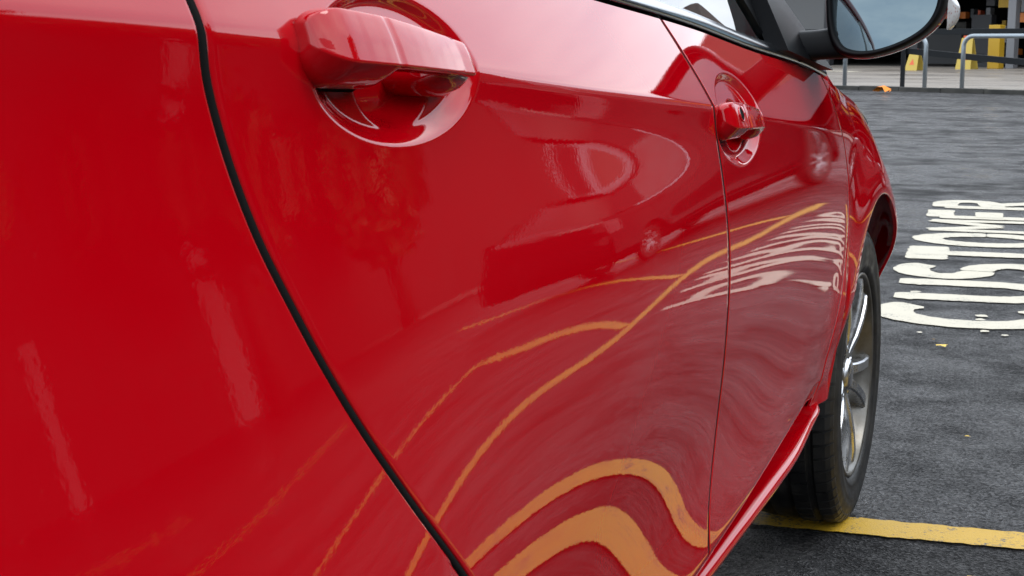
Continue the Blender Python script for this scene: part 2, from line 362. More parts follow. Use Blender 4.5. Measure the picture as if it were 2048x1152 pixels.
TY = np.arange(-3.5, 0.921, 0.02); TZ = np.arange(0.10, 1.301, 0.0015)
def ysmooth(A, sig):
    kk = np.exp(-0.5 * (np.arange(-20, 21) * 0.02 / sig) ** 2); kk /= kk.sum(); A = np.asarray(A, float)
    Pd = np.concatenate([A[0] + (A[0] - A[20:0:-1]), A, A[-1] + (A[-1] - A[-2:-22:-1])])
    return np.apply_along_axis(lambda c: np.convolve(c, kk, 'valid'), 0, Pd)
ZC_T = ysmooth(crease(TY), 0.10); PL_T = ysmooth(plan(TY), 0.10)
def cdf(q): return 1 / (1 + np.exp(np.clip(-1.702 * q, -60, 60)))
def build_table():
    lo = ysmooth(pchip([s[0] for s in ST], np.array([s[1] for s in ST], float))(TY), 0.09); up = ysmooth(pchip([s[0] for s in ST], np.array([s[2] for s in ST], float))(TY), 0.09)
    X = np.zeros((len(TY), len(TZ)))
    k2 = np.exp(-0.5 * (np.arange(-60, 61) * 0.0015 / 0.018) ** 2); k2 /= k2.sum()
    for i, y in enumerate(TY):
        zc = ZC_T[i]
        tl = pchip(ZK + [max(zc - .05, .80), max(zc - .006, .815)], lo[i])(np.clip(TZ, ZS, max(zc, .82))); tl = np.convolve(np.pad(tl, 60, mode='edge'), k2, 'same')[60:-60]
        tu = pchip([0, .05, .1, .2], up[i])(np.clip(TZ - zc, 0, .2)); tu = np.convolve(np.pad(tu, 60, mode='edge'), k2, 'same')[60:-60]
        t = tl + (tu - tl) * cdf((TZ - zc) / 0.0042)
        t = -30.0 + (t + 30.0) * cdf((TZ - ZS) / 0.0042)
        s = -np.tan(np.radians(t)); c = np.concatenate([[0], np.cumsum((s[1:] + s[:-1]) / 2 * 0.0015)])
        X[i] = c - np.interp(zc, TZ, c) + PL_T[i]
    return X
TX = build_table()
def cub(t): return np.stack([-.5 * t + t**2 - .5 * t**3, 1 - 2.5 * t**2 + 1.5 * t**3, .5 * t + 2 * t**2 - 1.5 * t**3, -.5 * t**2 + .5 * t**3])
def F0(Y, Z):
    Y = np.asarray(Y, float); Z = np.asarray(Z, float)
    fy = np.clip((Y - TY[0]) / 0.02, 1, len(TY) - 3); fz = np.clip((Z - TZ[0]) / 0.0015, 1, len(TZ) - 3)
    iy, iz = fy.astype(int), fz.astype(int); wy, wz = cub(fy - iy), cub(fz - iz); r = 0
    for a in range(4):
        for b_ in range(4): r = r + wy[a] * wz[b_] * TX[iy + a - 1, iz + b_ - 1]
    return r
WHEEL_Z, AR = 0.303, 0.360
RWY = -2.51
def F(Y, Z):
    X = F0(Y, Z)
    for cy, sp, lipx in ((0.0, 0.10, 0.003), (RWY, 0.09, 0.02)):      # flared arches: the lip is drawn out to lipx
        r = np.hypot(Y - cy, (Z - WHEEL_Z - 0.012))
        tgt = lipx - 0.032 * sstep(0.54, 0.36, Z) - 0.035 * sstep(0.60, 0.42, Z) * sstep(0.12, 0.30, Y - cy); d = tgt - X; d = 0.5 * (d + np.sqrt(d * d + 0.004 ** 2))
        X = X + d * np.exp(-(np.clip(r - AR, -0.01, None) / sp) ** 2)
    for (cy, cz, ay, az_) in BOWLS:
        q = np.hypot((Y - cy) / ay, (Z - cz) / az_)
        X = X - 0.0095 * sstep(1.0, 0.76, q)
        q2 = np.hypot((Y - cy - 0.002) / 0.056, (Z - cz + 0.008) / 0.032)
        X = X - 0.018 * sstep(1.0, 0.62, q2)
    return X
BOWLS = [(-2.198, 0.960, 0.122, 0.049), (-1.255, 0.883, 0.134, 0.057)]

def dens(a, b_, n_, peaks):
    """n_ samples from a to b_, denser inside peaks (lo, hi, weight)"""
    t = np.linspace(a, b_, 4000); w = np.ones_like(t)
    for lo, hi, k in peaks:
        s = 0.03 * abs(b_ - a) + 1e-6; w += k * sstep(lo - s, lo, t) * (1 - sstep(hi, hi + s, t))
    c = np.concatenate([[0], np.cumsum((w[1:] + w[:-1]) / 2)]); return np.interp(np.linspace(0, c[-1], n_), c, t)

shut_rear = pchip([0.10, 0.42, 0.48, 0.55, 0.639, 0.703, 0.753, 0.797, 0.836, 0.875, 0.905, 0.933, 0.96, 0.984, 0.997, 1.06], [-2.015, -2.02, -2.06, -2.125, -2.215, -2.278, -2.32, -2.351, -2.374, -2.394, -2.405, -2.413, -2.419, -2.42, -2.421, -2.43])
shut_mid = pchip([0.1, 0.36, 0.418, 0.46, 0.512, 0.584, 0.651, 0.728, 0.786, 0.854, 0.903, 0.933, 0.977, 1.009, 1.05], [-1.42, -1.42, -1.415, -1.395, -1.372, -1.365, -1.371, -1.375, -1.377, -1.382, -1.398, -1.41, -1.435, -1.457, -1.485])
shut_front = pchip([0.1, 0.36, 0.437, 0.523, 0.591, 0.667, 0.729, 0.793, 0.846, 0.90, 0.96], [-0.445, -0.445, -0.424, -0.395, -0.368, -0.345, -0.342, -0.37, -0.41, -0.47, -0.55])
belt = pchip([-3.2, -2.75, -2.4, -2.0, -1.632, -1.466, -1.255, -0.963, -0.62, -0.4, -0.2], [1.062, 1.062, 1.055, 1.038, 1.016, 1.006, 0.992, 0.967, 0.938, 0.912, 0.89])

EDGE = [(0.0, 0.0), (0.0009, -0.00025), (0.0016, -0.0009), (0.0020, -0.0020), (0.0021, -0.004), (0.0021, -0.0075)]
GAP = 0.0112
def panel_points(ya, yb, za, zb, us, vs_, ins=(1, 1, 1, 1), fld=None):
    """grid of (Y, Z) between side curves ya(z), yb(z) and end curves za(y), zb(y), with the rolled edges added"""
    U, Vv = np.meshgrid(us, vs_, indexing='ij')
    y = np.zeros_like(U); z = np.full_like(U, 0.7)
    for _ in range(40):
        y = (1 - U) * (ya(z) + GAP / 2 * ins[0]) + U * (yb(z) - GAP / 2 * ins[1])
        z = 0.5 * z + 0.5 * ((1 - Vv) * (za(y) + GAP / 2 * ins[2]) + Vv * (zb(y) - GAP / 2 * ins[3]))
    return y, z
def rolled(y, z, fld, roll=(1, 1, 1, 1)):
    x = fld(y, z)
    P = np.stack([x, y, z], -1)
    R_in = 0.0021
    # pull the outer rows in and roll them over: pad rows on each flagged side
    def pad(P, axis, end):
        P = np.moveaxis(P, axis, 0)
        if end: P = P[::-1]
        d = P[0] - P[1]; d[..., 0] = 0; ln = np.linalg.norm(d, axis=-1, keepdims=True); d = d / np.maximum(ln, 1e-9)
        rows = [P[0] + d * (e_[0]) + np.array([1, 0, 0]) * e_[1] for e_ in EDGE[:0:-1]]
        P = np.concatenate([np.stack(rows), P])
        if end: P = P[::-1]
        return np.moveaxis(P, 0, axis)
    if roll[0]: P = pad(P, 0, False)
    if roll[1]: P = pad(P, 0, True)
    if roll[2]: P = pad(P, 1, False)
    if roll[3]: P = pad(P, 1, True)
    return P
def both(name, P, parent, material, flip=False, sub=None, mirror=True):
    """right-hand part and its mirror image on the left-hand side"""
    o = grid_mesh(name, P, parent, material, flip)
    if mirror:
        Q = P.copy(); Q[..., 0] = 2 * XC - Q[..., 0]; q = grid_mesh(name, Q, parent, material, not flip); return o, q
    return o, None

car = empty('red_hatchback', (XC, -1.2, 0)); tag(car, 'glossy red hatchback car filling the left of the view, front wheel on yellow line', 'car')
CO = Vector((-XC, 1.2, 0))
def cp(o):
    """parent a world-space object to the car (keeping its place)"""
    o.parent = car; o.matrix_parent_inverse = Matrix.Translation(CO); return o
class _P: pass
def side_panel(name, ya, yb, za, zb, us, vs_, ins=(1, 1, 1, 1), roll=(1, 1, 1, 1), fld=F, material='red_paint'):
    y, z = panel_points(ya, yb, za, zb, us, vs_, ins); P = rolled(y, z, fld, roll)
    r, q = both(name, P, None, material); cp(r); cp(q); return r, q
const = lambda c: (lambda t: np.full_like(np.asarray(t, float), c))
door_low = const(0.352)
u1 = dens(0, 1, 330, [(0.06, 0.45, 3.0)]); v1 = dens(0, 1, 300, [(0.76, 0.97, 3.2), (0.03, 0.09, 2)])
rear_door, rear_door_l = side_panel('rear_door', shut_rear, shut_mid, door_low, belt, u1, v1, roll=(1, 1, 1, 0))
u2 = dens(0, 1, 300, [(0.0, 0.30, 3.0)]); v2 = dens(0, 1, 300, [(0.70, 0.99, 2.6), (0.03, 0.09, 2)])
front_door, front_door_l = side_panel('front_door', shut_mid, shut_front, door_low, belt, u2, v2, roll=(1, 1, 1, 0))
# rear quarter panel with the rear wheel opening
def arch_low(cy, base):
    def f(y):
        y = np.asarray(y, float); d = np.abs(y - cy)
        a = WHEEL_Z + 0.012 + np.sqrt(np.clip(AR**2 - d**2, 0, None))
        return np.where(d < AR, np.maximum(a, base), base)
    return f
uq = dens(0, 1, 330, [(0.25, 0.34, 5), (0.85, 0.99, 5)])
rear_q, rear_q_l = side_panel('rear_quarter_panel', const(-3.38), shut_rear, arch_low(RWY, 0.30), belt, uq, np.linspace(0, 1, 170), ins=(0, 1, 0, 1), roll=(0, 1, 1, 0))
# front wing
wing_top = pchip([-0.7, -0.55, -0.45, -0.3, 0.0, 0.3, 0.6], [0.945, 0.925, 0.910, 0.893, 0.862, 0.815, 0.745])
def wing_upper(y): return wing_top(y)
uw = dens(0, 1, 420, [(0.0, 0.06, 6), (0.68, 0.78, 4)])
front_w, front_w_l = side_panel('front_wing', shut_front, const(0.62), arch_low(0.0, 0.335), wing_upper, uw, np.linspace(0, 1, 160), ins=(1, 0, 0, 0), roll=(1, 0, 1, 0))
# rolled arch flanges and black liners
def arch_parts(cy):
    a = np.linspace(-0.12, math.pi + 0.12, 90)
    for sgn in (1, -1):
        V, Fc = [], []
        for i, an in enumerate(a):
            for (rr, xx) in ((AR + 0.0008, -0.0065), (AR + 0.012, -0.03), (AR + 0.03, -0.30)):
                Y_ = cy + rr * math.cos(an); Z_ = WHEEL_Z + 0.012 + rr * math.sin(an); X_ = float(F0(np.clip(Y_, -3.4, .7), max(Z_, .36))) + xx
                V.append((X_ if sgn > 0 else 2 * XC - X_, Y_, Z_))
        for i in range(len(a) - 1):
            for k in range(2): Fc.append((3 * i + k, 3 * i + k + 1, 3 * i + k + 4, 3 * i + k + 3))
        # inner wall
        c0 = len(V)
        for i, an in enumerate(a): V.append(((XC + 0.50) if sgn > 0 else (XC - 0.50), cy + (AR + .03) * math.cos(an), WHEEL_Z + .012 + (AR + .03) * math.sin(an)))
        for i in range(len(a) - 1): Fc.append((3 * i + 2, c0 + i, c0 + i + 1, 3 * i + 5))
        V.append(((XC + 0.50) if sgn > 0 else (XC - 0.50), cy, 0.2)); cc = len(V) - 1
        for i in range(len(a) - 1): Fc.append((c0 + i, cc, c0 + i + 1))
        cp(pyd('wheel_arch_liner', V, Fc, None, 'arch_liner'))
arch_parts(0.0); arch_parts(RWY)
# black ribbons in the shut lines: the shade of the gaps put into colour
def ribbon(curve, z0, z1):
    zz = np.linspace(z0, z1, 80)
    for sgn in (1, -1):
        P = np.stack([np.stack([F0(curve(zz) + s, zz) - dp, curve(zz) + s, zz], -1) for s, dp in ((-0.016, 0.006), (-0.005, .0045), (-0.0034, .0007), (0.0034, .0007), (0.005, .0045), (0.016, 0.006))])
        if sgn < 0: P[..., 0] = 2 * XC - P[..., 0]
        cp(grid_mesh('gap_shade', P, None, 'void_black', sgn < 0))
ribbon(shut_rear, 0.37, 1.04); ribbon(shut_mid, 0.36, 1.02); ribbon(shut_front, 0.36, 0.93)
# sill: bead under the doors
def sweep_side(name, prof, ys, base, material):
    """prof: list of (dx, z) swept along ys; x = base(y) + dx"""
    tp = np.sqrt(np.clip(1 - (np.clip(ys + 0.47, 0, None) / 0.0955) ** 2, 0, 1))
    tp = tp * (1 - 0.20 * sstep(-0.85, -0.45, ys)); zs_ = 1 - 0.40 * sstep(-0.95, -0.45, ys)
    P = np.stack([np.stack([base(ys) - .065 + (dx + .065) * tp, ys, .335 + (zfun(ys) - .335) * zs_], -1) for dx, zfun in prof])
    a, q = both(name, P, None, material, True); cp(a); cp(q); return a, q
ysl = np.linspace(-2.12, -0.375, 160)
sbase = pchip([-2.2, -1.3, -0.9, -0.6, -0.45, -0.37], [-0.005, -0.006, -0.010, -0.016, -0.022, -0.026])
pr = []
for an in np.linspace(100, -80, 15): pr.append((0.0115 * math.cos(math.radians(an)) - 0.0005, 0.335 + 0.0105 * math.sin(math.radians(an))))
prof = [(-0.065, 0.352), (-0.04, 0.346), (-0.022, 0.341)] + pr + [(-0.012, 0.300), (-0.05, 0.255), (-0.11, 0.22)]
lift = pchip([-2.2, -1.3, -0.6, -0.48, -0.42, -0.375], [0.0, 0.0, -0.004, -0.006, -0.001, 0.016])
prof = [(dx, (lambda zz: (lambda y: zz + lift(y)))(z)) for dx, z in prof]
sweep_side('sill', prof, ysl, sbase, 'red_paint')
# belt strip along the windows
yb_ = np.linspace(-2.72, -0.44, 160)
def Fb(y, dz): return F0(y, belt(y) + dz)
bp = []
for dx, dz in ((-0.012, -0.004), (-0.001, -0.0022), (0.0022, 0.0008), (0.0028, 0.004), (0.001, 0.009), (-0.003, 0.014), (-0.009, 0.0185), (-0.016, 0.0205), (-0.03, 0.020)):
    bp.append(np.stack([F0(yb_, belt(yb_)) + dx, yb_, belt(yb_) + dz], -1))
P = np.stack(bp)
for a in both('belt_strip', P, None, 'belt_chrome', True): cp(a)
# ---- greenhouse
YB0, YB1, YT0, YT1 = -2.70, -0.47, -2.60, -1.10
rail_z = pchip([-2.8, -2.6, -2.2, -1.7, -1.3, -1.0], [1.385, 1.41, 1.445, 1.455, 1.435, 1.40])
def gh(t, s):
    t = np.asarray(t, float); s = np.asarray(s, float)
    yb = YB0 + (YB1 - YB0) * t; yt = YT0 + (YT1 - YT0) * t
    bx_ = F0(yb, belt(yb)) - 0.020; bz = belt(yb) + 0.012
    tx = np.full_like(yt, -0.255) - 0.03 * np.clip(np.abs(t - 0.5) * 2, 0, 1.2) ** 2; tz = rail_z(yt)
    return np.stack([bx_ * (1 - s) + tx * s + 0.03 * s * (1 - s), yb * (1 - s) + yt * s, bz * (1 - s) + tz * s], -1)
def gh_patch(name, t0, t1, s0, s1, material, out=0.0, nt_=24, ns_=16, close=False):
    T, S = np.meshgrid(np.linspace(t0, t1, nt_), np.linspace(s0, s1, ns_), indexing='ij')
    P = gh(T, S); P[..., 0] += out
    if out > 0:
        P[0, :, 0] -= out + .006; P[-1, :, 0] -= out + .006
    for a in both(name, P, None, material): cp(a)
gh_patch('rear_door_glass', 0.10, 0.485, 0.0, 0.97, 'window_glass')
gh_patch('rear_pillar', -0.22, 0.10, -0.03, 1.0, 'red_paint', 0.0)
gh_patch('middle_pillar', 0.475, 0.565, -0.02, 0.98, 'black_gloss', 0.004)
gh_patch('front_door_glass', 0.56, 0.872, 0.0, 0.97, 'window_glass')
gh_patch('window_division_bar', 0.862, 0.91, -0.02, 0.99, 'black_plastic', 0.006)
gh_patch('quarter_glass', 0.905, 0.985, 0.0, 0.97, 'window_glass')
# windscreen pillars and roof rails: rounded red tubes following the frame
for sgn in (1, -1):
    def mir(p): return (p[0] if sgn > 0 else 2 * XC - p[0], p[1], p[2])
    pts = [mir(gh(np.array(1.0), np.array(s))) for s in np.linspace(-0.1, 1, 22)]
    rail = [mir(gh(np.array(t), np.array(1.0))) for t in np.linspace(1.0, -0.2, 40)]
    cp(tube('windscreen_pillar', [(p[0] - sgn * .012, p[1] + .012, p[2]) for p in pts], 0.024, None, 'red_paint', 14))
    cp(tube('roof_rail', [(p[0] - sgn * .004, p[1], p[2] - .008) for p in rail], 0.026, None, 'red_paint', 12))
def across(name, right_pts, crown, material, n_=30, fwd=0.0):
    """surface between a right-hand curve and its mirror, crowned upwards and bowed forwards"""
    R_ = np.array(right_pts); s = np.linspace(-1, 1, n_)
    P = np.zeros((len(R_), n_, 3)); hw = R_[:, 0] - XC
    P[..., 0] = XC + hw[:, None] * s; P[..., 1] = R_[:, 1:2] + (np.asarray(fwd).reshape(-1, 1) if np.ndim(fwd) else fwd) * (1 - s**2)
    P[..., 2] = R_[:, 2:3] + (np.asarray(crown).reshape(-1, 1) if np.ndim(crown) else crown) * (1 - np.abs(s) ** 2.2)
    return cp(grid_mesh(name, P, None, material, True))
tt = np.linspace(1.0, -0.2, 40)
across('roof', gh(tt, np.ones_like(tt)) + np.array([-.004, 0, .012]), 0.055, 'red_paint')
ws = gh(np.full(20, 1.0), np.linspace(-0.05, 1, 20)) + np.array([-.02, .012, 0.004])
across('windscreen', ws, np.linspace(0.015, 0.05, 20), 'window_glass', fwd=np.linspace(0.30, 0.10, 20))
yw = np.linspace(-0.62, 0.62, 40)
across('bonnet', np.stack([F(yw, wing_top(yw)) - 0.002, yw, wing_top(yw) - 0.003], -1), np.linspace(0.045, 0.06, 40), 'red_paint', fwd=np.linspace(0.12, 0.16, 40))
nose_r = np.array([[F(np.array(.62), np.array(max(z, .40))) + dx, y, z] for dx, y, z in ((0, .62, .742), (-.01, .66, .70), (0.0, .68, .60), (0.0, .69, .50), (0, .69, .40), (-.01, .67, .28), (-.05, .60, .20))])
across('front_bumper', nose_r, 0.0, 'red_paint', fwd=np.array([.16, .18, .19, .2, .2, .2, .2]))
gr_ = np.array([[-.42, .862, z] for z in (.50, .44, .38, .30)]); across('grille', gr_, 0.0, 'black_plastic', fwd=.035)
tl = gh(np.full(12, -0.2), np.linspace(1, -0.05, 12)); across('rear_window', tl + np.array([-.02, -.02, .0]), 0.0, 'window_glass', fwd=-0.12)
tg = np.array([[float(F0(np.array(-3.38), np.array(max(z, .40)))), y, z] for y, z in ((-3.1, 1.075), (-3.3, 1.05), (-3.385, .95), (-3.40, .8), (-3.42, .68), (-3.46, .60), (-3.46, .45), (-3.42, .30), (-3.3, .24))])
across('tailgate', tg, 0.0, 'red_paint', fwd=-0.13)
sh_t = np.array([[float(F0(np.array(y), np.array(1.05))) - .004, y, z] for y, z in ((-2.75, 1.065), (-2.95, 1.07), (-3.1, 1.075))]); across('parcel_shoulder', sh_t, 0.0, 'red_paint', fwd=0)
for sgn in (1, -1):
    # lamps wrap round the corners
    yl = np.linspace(0.16, 0.60, 26); P = []
    for k, s in enumerate(np.linspace(0, 1, 10)):
        z = wing_top(yl) - 0.004 - s * 0.105 * np.clip((yl - 0.12) / 0.25, 0, 1); P.append(np.stack([F(yl, z) + 0.006 * math.sin(math.pi * min(1, s * 1.2 + .1)) * np.clip((yl - .15) / .08, 0, 1), yl, z], -1))
    P = np.stack(P)
    if sgn < 0: P[..., 0] = 2 * XC - P[..., 0]
    cp(grid_mesh('headlight', P, None, 'head_lens', sgn > 0))
    yl = np.linspace(-3.38, -3.16, 16); P = np.stack([np.stack([F0(yl, np.full_like(yl, z)) + 0.004, yl, np.full_like(yl, z)], -1) for z in np.linspace(.78, 1.0, 12)])
    if sgn < 0: P[..., 0] = 2 * XC - P[..., 0]
    cp(grid_mesh('tail_light', P, None, 'tail_lens', sgn < 0))
bm = bmesh.new(); box(bm, (XC, -1.25, .30), (1.52, 1.72, .10)); box(bm, (XC, -2.9, .34), (1.3, .75, .1)); box(bm, (XC, -1.25, .26), (1.2, 3.6, .06)); cp(bm_obj('floor_pan', bm, None, 'void_black'))
# interior
bm = bmesh.new(); box(bm, (XC, -.62, .86), (1.42, .36, .14)); cp(bm_obj('dashboard', bm, None, 'trim_grey', True, .05, seg=3))
def seat(x, y):
    bm = bmesh.new(); rt = Matrix.Rotation(math.radians(-16), 3, 'X')
    box(bm, (x, y, .48), (.50, .50, .16)); box(bm, (x, y - .30, .80), (.50, .13, .62), rt); o = cp(bm_obj('seat', bm, None, 'seat_fabric', True, .05, seg=3))
    bm = bmesh.new(); box(bm, (x, y - .395, 1.19), (.26, .10, .19), rt); h = bm_obj('headrest', bm, None, 'headrest_fabric', True, .045, seg=3); h.parent = o
seat(XC + .36, -1.28); seat(XC - .36, -1.28)
bm = bmesh.new(); box(bm, (XC, -2.2, .52), (1.3, .5, .16)); box(bm, (XC, -2.45, .82), (1.3, .14, .55), Matrix.Rotation(math.radians(-18), 3, 'X')); cp(bm_obj('rear_bench', bm, None, 'seat_fabric', True, .05, seg=3))
for sgn in (1, -1):
    yy = np.linspace(-2.7, -.6, 40); P = np.stack([np.stack([F0(yy, belt(yy)) - d_, yy, z_ * np.ones_like(yy) + belt(yy)], -1) for d_, z_ in ((.03, .012), (.075, .0), (.09, -.1), (.09, -.55))])
    if sgn < 0: P[..., 0] = 2 * XC - P[..., 0]
    cp(grid_mesh('door_lining', P, None, 'trim_grey', sgn > 0))
st = [(XC + .36 + .18 * math.cos(a), -.80 + .06 * math.sin(a), .93 + .17 * math.sin(a)) for a in np.linspace(0, 2 * math.pi, 33)]; cp(tube('steering_wheel', st, .014, None, 'trim_grey', 8))

# ---- door handles
def handle(y0, y1, z0, z1, parent, key, proud):
    """pull handle from y0 (rear) to y1: cap at the rear end, grip bar, pivot foot; sloping face above a sharp lip"""
    L = y1 - y0; ns = 90; rows = []; shade_rows = []
    def xb_(y): return float(PL_T[int(round((y - TY[0]) / 0.02))])
    for i in range(ns):
        s = (1 - math.cos(math.pi * i / (ns - 1))) / 2; y = y0 + s * L; zc_ = z0 + (z1 - z0) * s
        k = math.sqrt(max(0.0, 1 - (max(0, 0.13 - s) / 0.13) ** 2)); kf = 1 - 0.30 * max(0, (s - .93) / .07) ** 2
        top = (0.0165 - 0.0065 * max(0, (s - .35) / .65) ** 1.2) * (.30 + .70 * k); lip = (-0.0125 + 0.0035 * s) * (.35 + .65 * k)
        nout = (0.0225 + 0.0065 * math.sin(math.pi * min(1, s * 1.15))) * (.25 + .75 * k) * kf * proud; cap = 1 - float(sstep(.335, .365, s)); foot = float(sstep(.86, .92, s)); ce = max(cap, foot)
        nin = .012 * (1 - ce) - .003 * ce
        g = -.0011 if abs(s - .35) < .006 else 0.0
        pr = [(nin, top * .80), (nin + .002, top * .96), (nout * .52, top), (nout * .60, top * .93), (nout * .82, top * .25 + lip * .15), (nout * .95, lip * .72), (nout * .985, lip * .95), (nout, lip * 1.06), (nout * .985, lip * 1.17), (nout * .93, lip * 1.27),
              (nout * (.72 - .05 * cap), lip * (1.36 + .40 * cap)), (nout * (.55 - .20 * cap), lip * (1.38 + .85 * cap)), (nin + .001, lip * (1.36 + 1.05 * cap)), (nin, lip * (1.2 + 1.0 * cap))]
        rows.append([(xb_(y) + a + g, y, zc_ + c) for a, c in pr])
        if .03 < s < .37:
            grow = .0012
            shade_rows.append([(xb_(y) + a, y - (grow * .6 if i < 2 else 0), zc_ + c) for a, c in ((-.006, top * .5), (.001 * k, top * .5), (.003 * k, lip * 1.9 - grow), (-.009, lip * 2.41 - grow * 1.6))])
    P = np.array(rows); P = np.concatenate([P, P[:, :1]], 1)
    for _ in range(3):                                           # corner cutting keeps the lip crisp but rounded
        A, B_ = P[:, :-1], P[:, 1:]; Q = np.empty((P.shape[0], 2 * A.shape[1], 3)); Q[:, 0::2] = .76 * A + .24 * B_; Q[:, 1::2] = .24 * A + .76 * B_; P = np.concatenate([Q, Q[:, :1]], 1)
    n_ = P.shape[1] - 1
    V = [tuple(p) for r in P[:, :-1] for p in r]; Fc = [(i * n_ + k, i * n_ + (k + 1) % n_, (i + 1) * n_ + (k + 1) % n_, (i + 1) * n_ + k) for i in range(ns - 1) for k in range(n_)] + [tuple(range(n_)), tuple((ns - 1) * n_ + k for k in range(n_))]
    bm = bmesh.new(); me = bpy.data.meshes.new('h'); me.from_pydata(V, [], Fc); bm.from_mesh(me); o = bm_obj('door_handle', bm, parent, 'red_paint', True)
    o.data.set_sharp_from_angle(angle=math.radians(50))
    grid_mesh('handle_gap_shade', np.array(shade_rows), parent, 'void_black', True)  # black strip painted in for the shadow gap around the cap
    # pivot foot under the front end
    bm = bmesh.new(); y = y0 + L * .89; zc_ = z0 + (z1 - z0) * .89; xb = xb_(y); rr = []
    for (dx, sy, sz, dz) in ((-.03, .030, .013, -.014), (.000, .029, .0125, -.014), (.010, .026, .011, -.011), (.015, .020, .007, -.009)):
        rr.append([bm.verts.new((xb + dx, y + sy * math.cos(a), zc_ + dz + sz * math.sin(a))) for a in np.linspace(0, 2 * math.pi, 24, endpoint=False)])
    for r0, r1 in zip(rr[:-1], rr[1:]):
        for k in range(24): bm.faces.new((r0[k], r0[(k + 1) % 24], r1[(k + 1) % 24], r1[k]))
    bm.faces.new(rr[-1]); f = bm_obj('handle_foot', bm, parent, 'red_paint', True)
    if key:
        y = y0 + L * .21; zk = z0 + (z1 - z0) * .21 + .003; xb = xb_(y); a = np.linspace(0, 2 * math.pi, 28)
        kk = (0.0225 + 0.0065 * math.sin(math.pi * .2415)) * proud; tp_ = .0165; lp_ = -.0125 + .0035 * .21
        def face(t): return np.interp(t, [lp_ * .95, lp_ * .72, tp_ * .25 + lp_ * .15, tp_ * .93], [kk * .985, kk * .95, kk * .82, kk * .60])
        for nm, mt_, rings_ in (('key_cover', 'red_paint', ((-.002, .0098), (.0006, .0092), (.0011, .0080), (.0004, .0070))), ('key_slot', 'void_black', ((.0005, .0071), (.0005, .004), (.0005, .0004)))):
            P = np.stack([np.stack([xb + face(zk + r * np.sin(a) - (z0 + (z1 - z0) * .21)) + d_, y + r * 1.15 * np.cos(a), zk + r * np.sin(a)], -1) for d_, r in rings_]); grid_mesh(nm, P, parent, mt_)
    return o
handle(-2.328, -2.124, 0.9805, 0.9645, rear_door, False, 1.0)
handle(-1.372, -1.186, 0.8925, 0.8800, front_door, True, 0.80)

